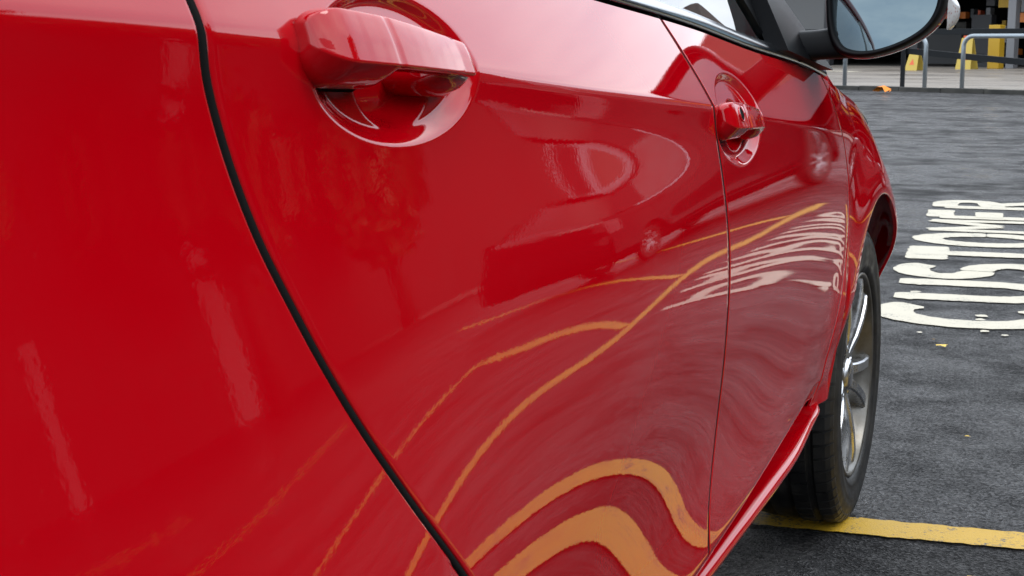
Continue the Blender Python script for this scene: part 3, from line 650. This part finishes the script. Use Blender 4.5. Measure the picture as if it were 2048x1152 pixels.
# ---- door mirror
def mirror(sgn):
    mc = Vector((0.089, -0.665, 1.030)); root = cp(empty('door_mirror')); root.matrix_parent_inverse = Matrix.Translation(CO)
    def W_(p): return (p[0] if sgn > 0 else 2 * XC - p[0], p[1], p[2])
    # outline of the glass in (x, z) about mc, clockwise from top-left
    ctrl = np.array([(.008, 1.039), (.0115, 1.0), (.021, .974), (.037, .9625), (.069, .9610), (.112, .974), (.146, .995), (.163, 1.020), (.168, 1.048), (.165, 1.074), (.150, 1.091), (.10, 1.097), (.045, 1.094), (.018, 1.082), (.0085, 1.062)]) - np.array([mc.x, mc.z])
    nc = len(ctrl); OUT = []
    for i in range(nc):
        p0, p1, p2, p3 = ctrl[(i - 1) % nc], ctrl[i], ctrl[(i + 1) % nc], ctrl[(i + 2) % nc]
        for t in np.linspace(0, 1, 6, endpoint=False): OUT.append(.5 * ((2 * p1) + (-p0 + p2) * t + (2 * p0 - 5 * p1 + 4 * p2 - p3) * t * t + (-p0 + 3 * p1 - 3 * p2 + p3) * t ** 3))
    OUT = np.array(OUT)
    for _ in range(4): OUT = .25 * np.roll(OUT, 1, 0) + .5 * OUT + .25 * np.roll(OUT, -1, 0)
    def outline(k, n_=None): return [(x * k, z * k) for x, z in OUT]
    def ring(k, dy, ox=0, oz=0): return [W_((mc.x + x + ox, mc.y + dy, mc.z + z + oz)) for x, z in outline(k)]
    def loft(name, rings, material, cap0=False, cap1=False, smooth=True):
        n_ = len(rings[0]); V = [p for r in rings for p in r]; Fc = []
        for j in range(len(rings) - 1):
            for i in range(n_): Fc.append((j * n_ + i, j * n_ + (i + 1) % n_, (j + 1) * n_ + (i + 1) % n_, (j + 1) * n_ + i))
        if cap0: Fc.append(tuple(range(n_)))
        if cap1: Fc.append(tuple((len(rings) - 1) * n_ + i for i in range(n_)))
        bm = bmesh.new(); me = bpy.data.meshes.new(name); me.from_pydata(V, [], Fc); bm.from_mesh(me); o = bm_obj(name, bm, root, material, smooth); return o
    loft('mirror_bezel', [ring(0.985, 0.016), ring(0.99, 0.002), ring(1.03, -0.006), ring(1.09, -0.006), ring(1.14, 0.004), ring(1.16, 0.020), ring(1.165, 0.034)], 'black_plastic')
    loft('mirror_cover', [ring(1.150, 0.030), ring(1.175, 0.034), ring(1.19, 0.05), ring(1.15, 0.085, .0, .002), ring(1.0, 0.125, -.004, .004), ring(0.75, 0.150, -.008, .006), ring(0.35, 0.162, -.01, .006)], 'red_paint', cap1=True)
    # convex glass, turned up and out
    n_ = len(OUT); V = []; Fc = []; oc = outline(1.0, n_); tilt = math.radians(9.0); yaw = math.radians(-1.5 * sgn)
    ks = np.linspace(0, 1, 9)
    for k in ks:
        for x, z in oc:
            x_, z_ = x * k, z * k; bulge = (x_**2 + z_**2) / (2 * 1.25)
            V.append(W_((mc.x + x_, mc.y + 0.012 + bulge + 0.20 * z_ - 0.012 * x_, mc.z + z_)))
    for j in range(len(ks) - 1):
        for i in range(n_): Fc.append((j * n_ + i, j * n_ + (i + 1) % n_, (j + 1) * n_ + (i + 1) % n_, (j + 1) * n_ + i))
    g = pyd('mirror_glass', V, Fc, root, 'mirror_silver')
    # indicator lens on the outer end
    P = []
    for s in np.linspace(0, 1, 9):
        row = []
        for t in np.linspace(-1, 1, 14):
            w = 0.0155 * (1 - abs(t) ** 2.0 * .85); row.append(W_((mc.x + 0.0880 + w * math.sin(math.pi * (s * .62)) + .002, mc.y + 0.026 + 0.045 * s, mc.z - 0.010 + 0.027 * t)))
        P.append(row)
    grid_mesh('indicator_lamp', np.array(P), root, 'indicator_lens', sgn < 0)
    # arm to the sail panel
    sec = []
    for k in np.linspace(0, 1, 10):
        x = -0.062 + k * 0.115; y = mc.y + 0.02 - .005 * k + .03 * k; z = 0.965 + 0.012 * k; hy, hz = 0.030 + .012 * (1 - k) ** 2, 0.0235 + 0.006 * abs(k - .4)
        sec.append([W_((x, y + hy * math.copysign(abs(math.cos(a)) ** .5, math.cos(a)), z + hz * math.copysign(abs(math.sin(a)) ** .5, math.sin(a)))) for a in np.linspace(0, 2 * math.pi, 28, endpoint=False)])
    loft('mirror_arm', sec, 'black_plastic', True, True)
    # sail panel at the foot of the pillar
    V = [(-.030, -.80, .962), (-.012, -.52, .928), (-.045, -.50, .955), (-.075, -.70, 1.06), (-.075, -.80, 1.06)]
    bm = bmesh.new(); f0 = [bm.verts.new(W_(p)) for p in V]; f1 = [bm.verts.new(W_((p[0] - .03, p[1], p[2]))) for p in V]
    bm.faces.new(f0); bm.faces.new(f1[::-1])
    for i in range(5): bm.faces.new((f0[i], f0[(i + 1) % 5], f1[(i + 1) % 5], f1[i]))
    bm_obj('mirror_base', bm, root, 'black_plastic', False, .006)
mirror(1); mirror(-1)

# ---- wheels
def lathe(name, prof, parent, material, n_=96, closed=False):
    """prof (x, r) turned about the axle (X)"""
    a = np.linspace(0, 2 * math.pi, n_, endpoint=False); P = np.stack([np.stack([np.full(n_, x), r * np.sin(a), r * np.cos(a)], -1) for x, r in prof], 1)
    return grid_mesh(name, P, parent, material, False, True, True)
def make_wheel():
    R = 0.303; root = empty('wheel')
    # tyre carcass with shoulder and sidewall ribs
    prof = [(-.185, .215), (-.192, .235), (-.194, .262), (-.186, .288), (-.176, .2965)]
    for gx_ in (-.140, -.093, -.046):
        prof += [(gx_ - .006, .3015), (gx_ - .005, .294), (gx_ + .005, .294), (gx_ + .006, .3015)]
    prof += [(-.018, .2985), (-.010, .2935), (-.003, .284), (.002, .270), (.0035, .262), (.0030, .2605), (.0045, .255), (.0045, .250), (.003, .240), (.0005, .228), (.0012, .2265), (-.001, .221), (-.006, .212), (-.016, .207), (-.03, .206)]
    t = lathe('tyre', prof, root, 'rubber', 160)
    # tread sipes on the outer shoulder rib (thin grooves as raised blocks)
    V, Fc = [], []
    for k in range(64):
        a0 = 2 * math.pi * k / 64; a1 = a0 + 2 * math.pi / 64 * .80
        for (x0, x1, r0, r1) in ((-.038, -.016, .3012, .2992), (-.016, -.0075, .2992, .293), (-.0075, -.0025, .293, .2845), (-.085, -.054, .302, .302)):
            i = len(V)
            for (a, x, r) in ((a0, x0, r0), (a1, x0, r0), (a1, x1, r1), (a0, x1, r1)):
                V.append((x, (r + .0028) * math.sin(a + .5 * (x + .02)), (r + .0028) * math.cos(a + .5 * (x + .02))))
            for (a, x, r) in ((a0, x0, r0), (a1, x0, r0), (a1, x1, r1), (a0, x1, r1)):
                V.append((x, (r - .004) * math.sin(a + .5 * (x + .02)), (r - .004) * math.cos(a + .5 * (x + .02))))
            Fc += [(i, i + 3, i + 2, i + 1)] + [(i + j, i + (j + 1) % 4, i + 4 + (j + 1) % 4, i + 4 + j) for j in range(4)]
    pyd('tread_blocks', V, Fc, root, 'rubber', False)
    lathe('rim', [(-.19, .20), (-.16, .18), (-.06, .172), (-.035, .186), (-.022, .197), (-.008, .2005), (-.0045, .2055), (-.0055, .2085), (-.010, .2095), (-.02, .207)], root, 'alloy_grey', 120)
    lathe('brake_disc', [(-.095, .13), (-.095, .02), (-.12, .02)], root, 'brake', 48)
    # five twin spokes: bright machined face, grey flanks
    for k in range(5):
        for tw in (-1, 1):
            bm = bmesh.new(); a = 2 * math.pi * k / 5 + .31; rows = []
            for r, off, hw, x in ((.028, .008, .013, -.030), (.055, .013, .0125, -.026), (.09, .020, .0115, -.017), (.13, .0285, .0115, -.012), (.17, .038, .0125, -.0105), (.199, .046, .016, -.012)):
                rows.append([bm.verts.new((xx, tw * off + s * w, r)) for (xx, s, w) in ((x - .045, -1, hw * 1.15), (x - .004, -1, hw), (x, -1, hw * .74), (x, 1, hw * .74), (x - .004, 1, hw), (x - .045, 1, hw * 1.15))])
            for r0, r1 in zip(rows[:-1], rows[1:]):
                for j in range(5):
                    f = bm.faces.new((r0[j], r0[j + 1], r1[j + 1], r1[j])); f.material_index = 0 if j == 2 else 1
            bmesh.ops.recalc_face_normals(bm, faces=bm.faces)
            bmesh.ops.rotate(bm, verts=bm.verts, cent=(0, 0, 0), matrix=Matrix.Rotation(a, 3, 'X'))
            o = bm_obj('spoke', bm, root, ['machined_alloy', 'alloy_grey'])
            # dished infill between the twins
    lathe('hub', [(-.055, .075), (-.034, .068), (-.028, .050), (-.026, .034)], root, 'alloy_grey', 60)
    lathe('centre_cap', [(-.028, .033), (-.021, .031), (-.017, .024), (-.0155, .012), (-.0155, .0005)], root, 'machined_alloy', 40)
    for k in range(5):
        a = 2 * math.pi * (k + .5) / 5 + .31; y, z = .052 * math.sin(a), .052 * math.cos(a)
        tube('wheel_nut', [(-.045, -y, z), (-.026, -y, z)], .009, root, 'chrome', 6)
    return root
wheel = make_wheel()
def copy_tree(o, parent=None, swap=None):
    c = o.copy(); COL.objects.link(c)
    if parent is not None: c.parent = parent
    if swap and c.type == 'MESH':
        for s in c.material_slots:
            if s.material and s.material.name in swap: mm = MATS[swap[s.material.name]]; s.link = 'OBJECT'; s.material = mm
    for ch in list(o.children): copy_tree(ch, c, swap)
    return c
WX = -0.028
wheel.location = (WX, 0, WHEEL_Z); wheel.rotation_euler = (math.radians(20), 0, 0); cp(wheel)
for (x, y, rz) in ((WX - .01, RWY, 0), (2 * XC - WX, 0, math.pi), (2 * XC - WX + .01, RWY, math.pi)):
    w = copy_tree(wheel); w.location = (x, y, WHEEL_Z); w.rotation_euler = (math.radians(47), 0, rz); cp(w)

#@@ENV
# ------------------------------------------------------------------ forecourt, kerb, barriers, shop
KA = Vector((-4.6, 27.6, 0)); KD = Vector((0.9007, -0.4344, 0)); KN = Vector((0.4344, 0.9007, 0)); KROT = math.atan2(KD.y, KD.x)
def K(s, off, z=0.0): p = KA + KD * s + KN * off; return Vector((p.x, p.y, z))
m = mat('concrete', (0.42, 0.37, 0.31), 0.6); n, l, b = nt(m); v = obj_coords(m, (1, 1, 1))
l.new(ramp(m, noise(m, obj_coords(m, (0.12, 0.9, 1)), 1.2, 7, 0.6, 0.6), [(0.34, (0.09, 0.077, 0.066)), (0.5, (0.18, 0.155, 0.13)), (0.68, (0.24, 0.215, 0.18))]), b.inputs['Base Color'])
l.new(ramp(m, noise(m, v, 0.4, 5), [(0.4, g3(0.3)), (0.6, g3(0.7))]), b.inputs['Roughness'])
def slab(name, s0, s1, o0, o1, z0, z1, material, parent=None, bevel=0):
    bm = bmesh.new(); c = K((s0 + s1) / 2, (o0 + o1) / 2, (z0 + z1) / 2); box(bm, c, (s1 - s0, o1 - o0, z1 - z0), Matrix.Rotation(KROT, 3, 'Z')); return bm_obj(name, bm, parent, material, False, bevel)
tag(slab('forecourt', -70, 60, 0.16, 23.9, -0.2, 0.006, 'concrete'), 'pale concrete forecourt in front of the shop', None, None, 'structure')
mat('kerb_stone', (0.09, 0.088, 0.08), 0.8); n, l, b = nt(MATS['kerb_stone']); l.new(ramp(MATS['kerb_stone'], noise(MATS['kerb_stone'], obj_coords(MATS['kerb_stone']), 3, 6), [(.35, (.014, .015, .013)), (.7, (.055, .052, .045))]), b.inputs['Base Color'])
kerb = tag(empty('kerb', KA), 'low dark kerb stones between asphalt and forecourt', None, None, 'structure')
for i in range(34):
    o = slab('kerb_stone', -8 + i * 0.915, -8 + i * 0.915 + 0.905, 0.0, 0.155, -0.05, 0.085 + random.uniform(-.006, .006), 'kerb_stone', None, 0.012); o.parent = kerb; o.matrix_parent_inverse = Matrix.Translation(-KA)
m = mat('galvanised', (0.27, 0.31, 0.34), 0.42, 0.7); n, l, b = nt(m); l.new(ramp(m, noise(m, obj_coords(m), 25, 4), [(.3, g3(.3)), (.7, g3(.55))]), b.inputs['Roughness'])
mat('fence_black', (0.004, 0.006, 0.008), 0.6, **{'Specular IOR Level': 0.25})
def hoop(s0, s1, label):
    r = 0.20; h = 1.055; pts = [K(s0, .34, 0.0), K(s0, .34, h - r)]
    pts += [K(s0 + r - r * math.cos(a), .34, h - r + r * math.sin(a)) for a in np.linspace(.15, math.pi / 2, 9)] + [K(s1 - r + r * math.sin(a), .34, h - r + r * math.cos(a)) for a in np.linspace(0, math.pi / 2 - .15, 9)]
    pts += [K(s1, .34, h - r), K(s1, .34, 0.0)]
    root = empty('hoop_barrier', K((s0 + s1) / 2, .34)); tag(root, label, 'barrier', 'galvanised hoops along the kerb')
    o = tube('hoop_rail', pts, 0.042, root, 'galvanised', 14); o.matrix_parent_inverse = Matrix.Translation(-root.location)
    for s in (s0, s1):
        f = tube('foot_collar', [K(s, .34, 0.006), K(s, .34, 0.03)], .06, root, 'galvanised', 14); f.matrix_parent_inverse = Matrix.Translation(-root.location)
hoop(-0.35, 1.50, 'grey hoop barrier half hidden behind the door mirror'); hoop(2.31, 4.2, 'grey hoop barrier at the right edge, right of the mirror')
fence = tag(empty('post_and_rail_fence', K(2.5, 1.0)), 'black post and rail fence behind the grey hoops', 'fence')
def fpart(name, o): o.parent = fence; o.matrix_parent_inverse = Matrix.Translation(-fence.location); return o
def bar(name, a, c, w, h_, material):
    a, c = Vector(a), Vector(c); t = (c - a); bm = bmesh.new(); q = t.to_track_quat('X', 'Z').to_matrix(); box(bm, (a + c) / 2, (t.length, w, h_), q); return bm_obj(name, bm, None, material, False, .006)
for s in (0.57, 4.1, 7.6): fpart('post', bar('post', K(s, 1.0, 0), K(s, 1.0, 1.17), .085, .085, 'fence_black'))
fpart('rail', bar('rail', K(-3.5, 1.06, 1.15), K(9, 1.06, 1.13), .05, .115, 'fence_black'))
fpart('rail', bar('rail', K(0.57, 1.06, 0.77), K(9, 1.06, 0.12), .05, .12, 'fence_black'))
# wet-leaf litter
mat('leaf_orange', (0.75, 0.22, 0.01), 0.6); mat('leaf_yellow', (0.62, 0.42, 0.05), 0.6); mat('leaf_brown', (0.16, 0.10, 0.04), 0.7)
def leaf(x, y, r, material, label, curl=.3, z=0.006, n_=11):
    V = [(0, 0, curl * r * .9)]; ph = random.uniform(0, 6)
    for i in range(n_):
        a = 2 * math.pi * i / n_ + ph; rr = r * (0.75 + .35 * math.cos(3 * a + ph)); V.append((rr * math.cos(a), rr * .8 * math.sin(a), curl * r * random.uniform(0.0, 0.8)))
    o = pyd('fallen_leaf', V, [(0, 1 + i, 1 + (i + 1) % n_) for i in range(n_)], None, material, True, (x, y, z)); tag(o, label, 'leaf', 'fallen leaves on the asphalt')
leaf(-3.70, 26.1, 0.20, 'leaf_orange', 'bright orange crumpled leaf against the kerb under the mirror', .75)
leaf(-0.052, 1.883, 0.022, 'leaf_yellow', 'small yellow leaf on the asphalt just below the painted letter C', .2)
leaf(-0.09, 1.98, 0.008, 'leaf_brown', 'tiny dark speck of leaf beside the yellow leaf', .3)
leaf(0.13, .74, 0.008, 'leaf_yellow', 'tiny yellow leaf on the asphalt right of the front tyre', .3)

# the shop across the forecourt
mat('shop_dark', (0.02, 0.021, 0.024), 0.7); mat('shop_floor', (0.10, 0.09, 0.08), 0.6); mat('shop_fascia', (0.09, 0.10, 0.115), 0.5); mat('shop_yellow', (0.42, 0.25, 0.01), 0.55); mat('shop_orange', (0.55, 0.16, 0.02), 0.55); mat('shop_grey', (0.16, 0.165, 0.175), 0.6)
mat('shop_blue', (0.10, 0.12, 0.24), 0.6); mat('sign_yellow', (0.46, 0.33, 0.05), 0.5); mat('sign_red', (0.6, 0.10, 0.03), 0.5); mat('brick', (0.26, 0.13, 0.09), 0.85); mat('shop_glass', (0.03, 0.035, 0.04), 0.06)
n, l, b = nt(MATS['brick']); bt = n.new('ShaderNodeTexBrick'); bt.inputs['Scale'].default_value = 4.5; mpb = n.new('ShaderNodeMapping'); mpb.inputs['Rotation'].default_value = (math.pi / 2, 0, 0); l.new(obj_coords(MATS['brick']), mpb.inputs[0]); l.new(mpb.outputs[0], bt.inputs['Vector']); bt.inputs['Color1'].default_value = (.13, .07, .05, 1); bt.inputs['Color2'].default_value = (.09, .05, .04, 1); bt.inputs['Mortar'].default_value = (.16, .15, .13, 1); l.new(bt.outputs['Color'], b.inputs['Base Color'])
shop = tag(empty('shop_building', K(0, 24)), 'dark fronted shop beyond the forecourt with yellow fittings inside', 'shop')
def sp(o): o.parent = shop; o.matrix_parent_inverse = Matrix.Translation(-shop.location); return o
sp(slab('roof', -34, 7.0, 23.6, 46, 6.2, 6.6, 'shop_fascia')); sp(slab('tall_block', -34, -1.5, 23.5, 45, 6.6, 9.4, 'brick')); sp(slab('fascia', -34, 7.0, 23.3, 24.0, 3.1, 6.2, 'shop_fascia')); sp(slab('back_wall', -34, 7.0, 45.5, 46, 0, 6.2, 'shop_dark')); sp(slab('side_wall', -34, -33.6, 24, 45.5, 0, 6.2, 'brick')); sp(slab('side_wall', 6.6, 7.0, 24, 45.5, 0, 6.2, 'brick'))
sp(slab('floor', -33.6, 6.6, 23.9, 45.5, -.1, .012, 'shop_floor')); sp(slab('ceiling', -33.5, 6.5, 24.1, 45.4, 5.6, 5.75, 'shop_dark'))
for i in range(11): sp(slab('column', -33.5 + i * 3.9, -33.2 + i * 3.9, 23.7, 24.0, 0, 3.1, 'shop_grey' if i == 6 else 'shop_dark'))
for i in range(11):
    if i in (4, 5, 6, 7, 8): continue
    sp(slab('window_pane', -33.15 + i * 3.9, -29.65 + i * 3.9, 23.85, 23.9, .3, 3.05, 'shop_glass'))
sp(slab('sign_board', -30, -20, 23.2, 23.28, 3.8, 5.4, 'shop_yellow')); sp(slab('sign_board', 1, 6, 23.2, 23.28, 4.2, 5.2, 'shop_orange'))
def kit(name, s0, s1, off, z0, z1, material, dp=.35): sp(slab(name, s0, s1, off, off + dp, z0, z1, material))
k_ = 22 / 24.0
def near(s): return s * 1.0
for name, s0, s1, z0, z1, mt in (('hanging_sign', -11.35, -10.6, 2.15, 2.75, 'shop_yellow'), ('hanging_sign', -9.45, -9.0, 2.05, 2.7, 'shop_yellow'), ('price_board', -10.6, -9.62, 1.62, 1.95, 'shop_orange'), ('price_board', -8.95, -8.2, 1.62, 1.95, 'shop_orange'),
    ('shelf_unit', -12.4, -11.6, 0.0, 1.9, 'shop_dark'), ('stacked_goods', -11.3, -11.0, .9, 1.5, 'shop_grey'), ('stacked_goods', -9.35, -8.9, .35, 1.15, 'shop_blue'), ('stacked_goods', -8.8, -8.3, .2, .7, 'shop_grey'), ('stacked_goods', -9.0, -8.4, 1.2, 1.35, 'sign_red'), ('shelf_unit', -8.7, -7.0, .9, 1.0, 'shop_grey'), ('shelf_unit', -14.5, -12.8, .1, 1.3, 'trim_grey'), ('stacked_goods', -12.2, -11.8, .15, .5, 'seat_fabric'), ('shelf_unit', -7.6, -6.6, .2, 2.2, 'shop_yellow')):
    kit(name, s0, s1, 25.2, z0, z1, mt)
gr_ = random.Random(3)
for i in range(46):
    s0_ = gr_.uniform(-14.5, -6.0); z0_ = gr_.choice((.05, .45, .95, 1.35, 1.8, 2.3)); sp(slab('stacked_goods', s0_, s0_ + gr_.uniform(.12, .5), 26.3 + .37 * i / 46 + (i % 5) * .5, 26.6 + .37 * i / 46 + (i % 5) * .5, z0_, z0_ + gr_.uniform(.15, .4), gr_.choice(('shop_blue', 'shop_grey', 'shop_yellow', 'sign_red', 'seat_fabric', 'shop_orange', 'trim_grey', 'shop_grey', 'kerb_stone'))))
kit('pillar_wrap', -10.28, -9.86, 24.9, 1.98, 3.0, 'shop_grey')
def floor_sign(s, off, h_, w, label, lean=.22):
    """folding A-shaped floor sign: two leaning boards and a handle"""
    root = empty('floor_sign', K(s, off, .006)); tag(root, label, 'floor sign', 'yellow floor signs on the forecourt')
    for sg in (-1, 1):
        bm = bmesh.new(); vs_ = []
        for (u, z) in ((-w / 2, 0), (w / 2, 0), (w * .36, h_), (-w * .36, h_)):
            for d_ in (0, .02): vs_.append(bm.verts.new(K(s + u, off + sg * (lean * (1 - z / h_) + .012) + sg * d_, z + .006)))
        for f in ((0, 2, 4, 6), (1, 7, 5, 3), (0, 1, 3, 2), (2, 3, 5, 4), (4, 5, 7, 6), (6, 7, 1, 0)): bm.faces.new([vs_[i] for i in f])
        o = bm_obj('board', bm, root, 'sign_yellow'); o.matrix_parent_inverse = Matrix.Translation(-root.location)
        if sg < 0:
            bm = bmesh.new()
            pts = [(-w * .2, h_ * .30), (w * .2, h_ * .30), (0, h_ * .62)]
            bm.faces.new([bm.verts.new(K(s + u, off - (lean * (1 - z / h_) + .012) - .026, z)) for u, z in pts]); q = bm_obj('warning_mark', bm, o, 'sign_red')
            q.parent = o; q.matrix_parent_inverse = Matrix()
    bm = bmesh.new(); box(bm, K(s, off, h_ + .04), (w * .5, .06, .09), Matrix.Rotation(KROT, 3, 'Z')); o = bm_obj('handle_top', bm, root, 'sign_red'); o.matrix_parent_inverse = Matrix.Translation(-root.location)
floor_sign(-10.0, 21.0, 1.05, .58, 'tall yellow floor sign seen through the right hoop barrier')
floor_sign(-10.1, 18.0, .62, .46, 'short yellow floor sign just under the mirror, left of the hoop')
o = slab('yellow_bollard', -9.88, -9.45, 22.1, 22.45, 0.006, 1.5, 'shop_yellow', None, .03); tag(o, 'square yellow post standing right behind the tall floor sign', 'post')
# white swoosh painted on the forecourt
m_ = [K(-13.6 + i * .17, 13.5 + 1.1 * math.sin(i / 22 * 2.6), 0.0) for i in range(23)]
V = []; Fc = []
for i, p in enumerate(m_):
    V += [(p.x, p.y, .011), (p.x + KN.x * .7, p.y + KN.y * .7, .011)]
    if i: Fc.append((2 * i - 2, 2 * i, 2 * i + 1, 2 * i - 1))
fl = pyd('painted_curve', V, Fc, None, 'road_white', False); tag(fl, 'white curved marking painted on the forecourt', None, None, 'structure')

# trees and a brick hall to the right of the view: seen in the paintwork
mat('bark', (0.06, 0.045, 0.035), 0.9)
m = mat('leaves', (0.05, 0.09, 0.03), 0.7); n, l, b = nt(m); oi = n.new('ShaderNodeTexCoord'); l.new(ramp(m, noise(m, obj_coords(m), 1.5, 4), [(.35, (.022, .045, .014)), (.65, (.075, .115, .032))]), b.inputs['Base Color'])
def tree(x, y, h_, r, label, nleaf=5200):
    root = empty('tree', (x, y, 0)); tag(root, label, 'tree', 'trees beside the car park')
    pts = [(0, 0, 0), (.05, .03, h_ * .25), (-.06, .08, h_ * .5), (0, 0, h_ * .8)]; tube('trunk', pts, [.24, .17, .12, .05], root, 'bark', 10)
    lobes = []
    for k in range(9):
        a = k * 2.4; q = (r * .62 * math.cos(a) * random.uniform(.5, 1.1), r * .62 * math.sin(a) * random.uniform(.5, 1.1), h_ * random.uniform(.42, .88)); lobes.append((q, r * random.uniform(.32, .52)))
        tube('limb', [(0, 0, h_ * random.uniform(.25, .5)), (q[0] * .5, q[1] * .5, q[2] * .9), q], [.09, .06, .02], root, 'bark', 7)
    V = np.zeros((nleaf * 4, 3)); 
    for i in range(nleaf):
        q, lr = lobes[i % len(lobes)]; d_ = rng.normal(size=3); d_ /= np.linalg.norm(d_); c = np.array(q) + d_ * lr * rng.uniform(.55, 1.08)
        a1 = rng.normal(size=3); a1 /= np.linalg.norm(a1); a2 = np.cross(a1, rng.normal(size=3)); a2 /= np.linalg.norm(a2); s = rng.uniform(.10, .20)
        V[4 * i:4 * i + 4] = [c + a1 * s, c + a2 * s * .6, c - a1 * s, c - a2 * s * .6]
    Fq = np.arange(nleaf * 4).reshape(-1, 4); pyd('crown', V, Fq, root, 'leaves', False)
tree(12.3, 22.0, 6.2, 2.2, 'leafy tree mirrored in the rear door paint, nearest the shop')
tree(11.8, 15.0, 6.4, 2.6, 'leafy tree mirrored in the rear door between two others')
tree(10.0, 6.0, 6.6, 2.6, 'leafy tree mirrored in the rear wing, beyond the parked cars')
m = mat('dark_cladding', (0.03, 0.032, 0.035), 0.75); n, l, b = nt(m); l.new(ramp(m, noise(m, obj_coords(m, (1, 6, .4)), 1.0, 5), [(.35, (.014, .016, .016)), (.7, (.045, .047, .045))]), b.inputs['Base Color'])
hall = tag(empty('brick_hall', (14, 8, 0)), 'long dark clad hall mirrored in the rear paintwork', 'building')
def hp(o): o.parent = hall; o.matrix_parent_inverse = Matrix.Translation((-14, -8, 0)); return o
bm = bmesh.new(); box(bm, (18, 8.3, 3.0), (8, 58.6, 6.0)); hp(bm_obj('wall', bm, None, 'dark_cladding'))
bm = bmesh.new()
vv = [bm.verts.new(p) for p in ((13.6, -21.4, 6.0), (22.4, -21.4, 6.0), (18, -21.4, 8.2), (13.6, 38.0, 6.0), (22.4, 38.0, 6.0), (18, 38.0, 8.2))]
for f in ((0, 1, 2), (3, 5, 4), (0, 2, 5, 3), (1, 4, 5, 2), (0, 3, 4, 1)): bm.faces.new([vv[i] for i in f])
hp(bm_obj('roof', bm, None, 'shop_fascia'))
mat('streak_white', (0.26, 0.26, 0.27), 0.5)  # pale panels added to the hall to mirror as light streaks in the paint
for yw_, ww, z1_ in ((17.0, .7, 4.6), (11.9, .28, 2.1)):
    bm = bmesh.new(); box(bm, (13.97, yw_, z1_ / 2), (.10, ww, z1_)); hp(bm_obj('streak_panel', bm, None, 'streak_white'))
for yw_, ww in ((-6.0, 1.6), (-12.0, 1.6)):
    bm = bmesh.new(); box(bm, (13.97, yw_, 2.3), (.12, ww, 2.2)); w = hp(bm_obj('window', bm, None, 'shop_glass'))
# pale house added far off to dim the sky between shop and hall
mat('dimmer_pale', (0.52, 0.53, 0.55), 0.8)
house = tag(empty('sky_dimmer_house', (22, 72, 0)), 'added pale house, out of view, dimming the sky gap between shop and hall in the door reflection', 'house')
def hs(o): o.parent = house; o.matrix_parent_inverse = Matrix.Translation((-22, -72, 0)); return o
bm = bmesh.new(); box(bm, (22, 72, 3.4), (16, 8, 6.8)); hs(bm_obj('wall', bm, None, 'dimmer_pale'))
bm = bmesh.new(); vv = [bm.verts.new(p) for p in ((13.6, 67.6, 6.8), (30.4, 67.6, 6.8), (30.4, 76.4, 6.8), (13.6, 76.4, 6.8), (16, 72, 9.6), (28, 72, 9.6))]
for f in ((0, 1, 5, 4), (2, 3, 4, 5), (1, 2, 5), (3, 0, 4), (3, 2, 1, 0)): bm.faces.new([vv[i] for i in f])
hs(bm_obj('roof', bm, None, 'shop_grey'))
for xw in (16.5, 20.2, 23.8, 27.5):
    for zw in (1.8, 4.9):
        bm = bmesh.new(); box(bm, (xw, 67.97, zw), (1.5, .12, 1.3)); hs(bm_obj('window', bm, None, 'shop_dark'))
# parked cars on the right, seen in the doors
def parked(x, y, rz, pnt, label, sc=1.0):
    c = copy_tree(car, None, {'red_paint': pnt}); c.location = (x, y, 0); c.rotation_euler = (0, 0, rz); c.name = 'parked_car'; c.scale = (sc, sc, sc)
    for ch in c.children:
        if ch.name.startswith('rear_window'): ch.material_slots[0].link = 'OBJECT'; ch.material_slots[0].material = MATS['dulled_black']
    tag(c, label, 'car', 'cars parked across the bays'); return c
mat('dulled_black', (0.004, 0.004, 0.005), 0.35, **{'Specular IOR Level': 0.08})  # rear windows made matte black so no bright sky mirrors in them
parked(2.50, 10.30, math.radians(33.4), 'dark_paint', 'dark parked car with silver wheels mirrored in the doors of the red car', 0.93)
parked(9.3, 24.5, GR, 'silver_paint', 'pale parked car further off than the dark one, mirrored in the rear door')
